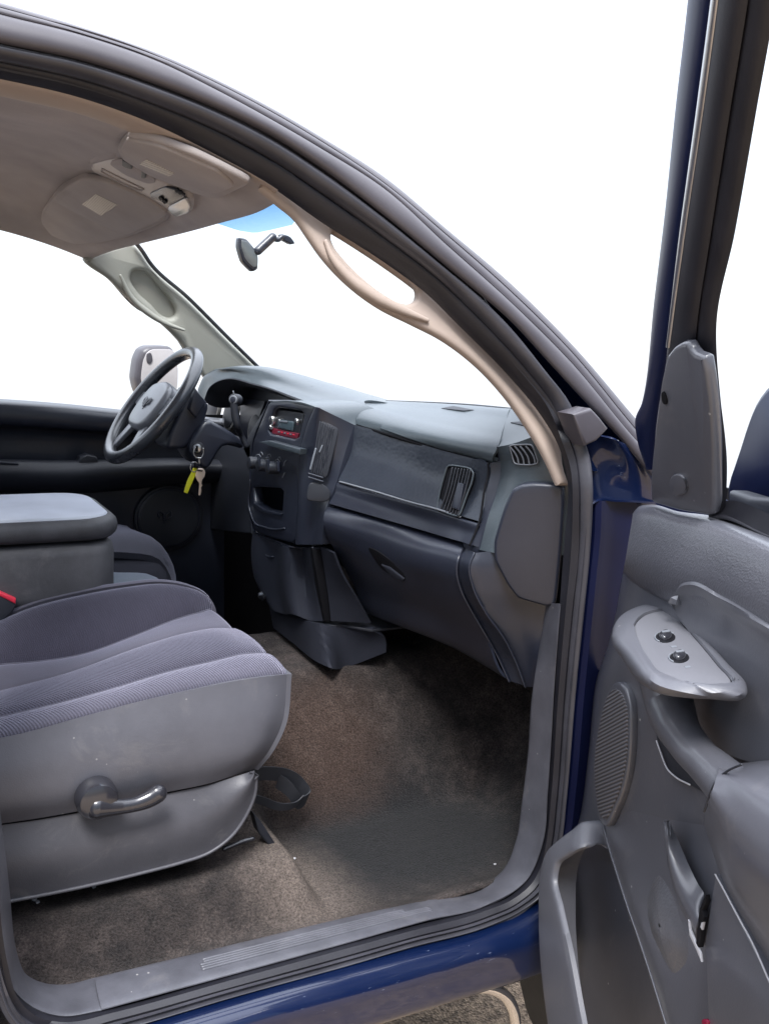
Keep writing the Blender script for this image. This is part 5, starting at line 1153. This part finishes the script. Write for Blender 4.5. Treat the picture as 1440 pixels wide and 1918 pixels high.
# exterior mirror beyond the door glass
me_o = [(1364, 912), (1376, 872), (1386, 842), (1401, 795), (1417, 756), (1440, 725), (1480, 700), (1560, 690), (1640, 720), (1650, 900), (1560, 985), (1440, 985), (1370, 965)]
MO = cr(L(DV(-.14), *me_o), 60, closed=True); mc = MO.mean(0)
G = [MO + DN * 0.0] ; 
for s, o in ((1.0, -.02), (.97, -.06), (.86, -.10), (.6, -.13), (.2, -.145)): G.append(mc + (MO - mc) * s + DN * o)
G = [mc + (MO - mc) * .9 + DN * .01, mc + (MO - mc) * .02 + DN * .012][::-1] + G
me = grid_mesh('exterior_mirror', np.array(G), 0); smooth(me, 60); xm = put('exterior_mirror', me, T, [M['navy']])
slab('mirror_foot', L(DV(-.05), (1360, 918), (1400, 930), (1470, 935), (1470, 1000), (1360, 962)), M['dark'], xm, .05, .012)

# ---- under the rocker: chrome step tube and front tyre
step = L(SY(-.03), (890, 1848), (922, 1852), (948, 1868), (961, 1893), (965, 1925), (965, 1990))
tube('step_bar', [SY(.06)(850, 1850)] + step, .012, M['chrome'], T, n=14)
tc = V(.34, .17, -.42)
G = []
for rr, y in ((.10, .02), (.20, .0), (.27, .0), (.30, .02), (.31, .06), (.31, .18), (.29, .22)):
    G.append([V(.36 + rr * math.cos(t), .02 + y, -.33 + rr * math.sin(t)) for t in np.linspace(0, 2 * math.pi, 60)])
me = grid_mesh('front_tyre', np.array(G), .01); smooth(me, 40); put('front_tyre', me, T, [M['tyre']])

# ================================================================== LOOSE THINGS
kp = SY(1.17)
kt = thing('key_ring', 'silver key and yellow plastic tag hanging from the ignition lock', 'keys', tuple(kp(374, 860)))
ring_ = [kp(x, y) for x, y in ((366, 838), (363, 848), (368, 857), (376, 858), (381, 850), (381, 840))]
tube('ring', ring_, .0016, M['steel'], kt, n=8)
o_ = [tube('k', [kp(373, 858), kp(374, 868)], .003, M['steel'], n=8), tube('k', L(kp, (358, 870), (357, 878), (364, 884), (372, 874), (368, 866), (360, 866)), .0015, M['steel'], n=6), box('k', kp(368, 872) - .006, kp(368, 872) + .006, M['black'], bevel=.002)]
join('clasp', o_, kt)
kb = slab('key', L(kp, (368, 879), (373, 877), (382, 878), (385, 884), (384, 892), (379, 899), (378, 906), (380, 909), (377, 913), (378, 919), (376, 928), (372, 928), (373, 918), (374, 905), (369, 899), (366, 891), (366, 884)), M['keyface'], kt, .0035, .0012, rnd=1)
slab('key_slot', L(SY(1.167), (370, 880), (381, 881), (379, 883.5), (371, 882.5)), M['black'], kt, .002, .0004)
slab('tag', L(kp, (363, 876), (370, 877), (368, 888), (357, 912), (352, 925), (345, 922), (351, 902), (358, 887)), M['yellow'], kt, .005, .0015)
# strap lying on the carpet by the seat base
def ribbon(name, path, wdir, wd, mat, parent=None):
    P = cr(path, 70); G = np.array([P - np.asarray(wdir) * wd / 2, P, P + np.asarray(wdir) * wd / 2])
    me = grid_mesh(name, G, .0022); smooth(me, 60); return put(name, me, parent, [mat])
zf = -.028
def fp(u, v, dz=0): 
    p = SZ(zf + dz)(u, v); return p
sp_ = [fp(470, 1450, .10), fp(505, 1440, .10), fp(545, 1440, .09), fp(572, 1465, .05), fp(580, 1490, .03), fp(570, 1500, .025), fp(556, 1490, .03), fp(545, 1478, .04)]
a_ = ribbon('a', [SY(.42)(462, 1452), SY(.43)(500, 1449), SY(.44)(540, 1455), SY(.45)(566, 1474), SY(.45)(576, 1492), SY(.44)(563, 1503), SY(.43)(552, 1492), SY(.43)(540, 1476), SY(.44)(520, 1462)], V(.25, -.2, .95), .034, M['strap'])
b_ = ribbon('a', [SY(.42)(450, 1488), SY(.42)(490, 1500), SY(.42)(530, 1512), SY(.425)(556, 1506), SY(.43)(566, 1496)], V(.3, -.3, .9), .020, M['strap'])
st_ = join('nylon_strap', [a_, b_]); st_['label'] = 'black nylon strap curled in a loop on the carpet in front of the seat'; st_['category'] = 'strap'
# crumbs on the carpet
for i, (x, y, s) in enumerate(((176, 1727, .004), (67, 1752, .005), (72, 1757, .004), (552, 1597, .003), (927, 1609, .003))):
    p = hit(x, y, (0, 0, -.02), (0, 0, 1))
    p[2] = carpet_z(p[0], p[1]) + s * .4
    bm = bmesh.new(); bmesh.ops.create_icosphere(bm, subdivisions=1, radius=s)
    for v in bm.verts: v.co = Vector((v.co.x * random.uniform(.7, 1.5), v.co.y * random.uniform(.7, 1.5), v.co.z * .6)) + Vector(p)
    me = bpy.data.meshes.new('crumb'); bm.to_mesh(me); bm.free(); c = put('crumb', me, None, [M['white']])
    c['label'] = 'tiny white crumb lying on the stained carpet inside the door sill'; c['category'] = 'crumb'; c['group'] = 'white crumbs on the carpet'
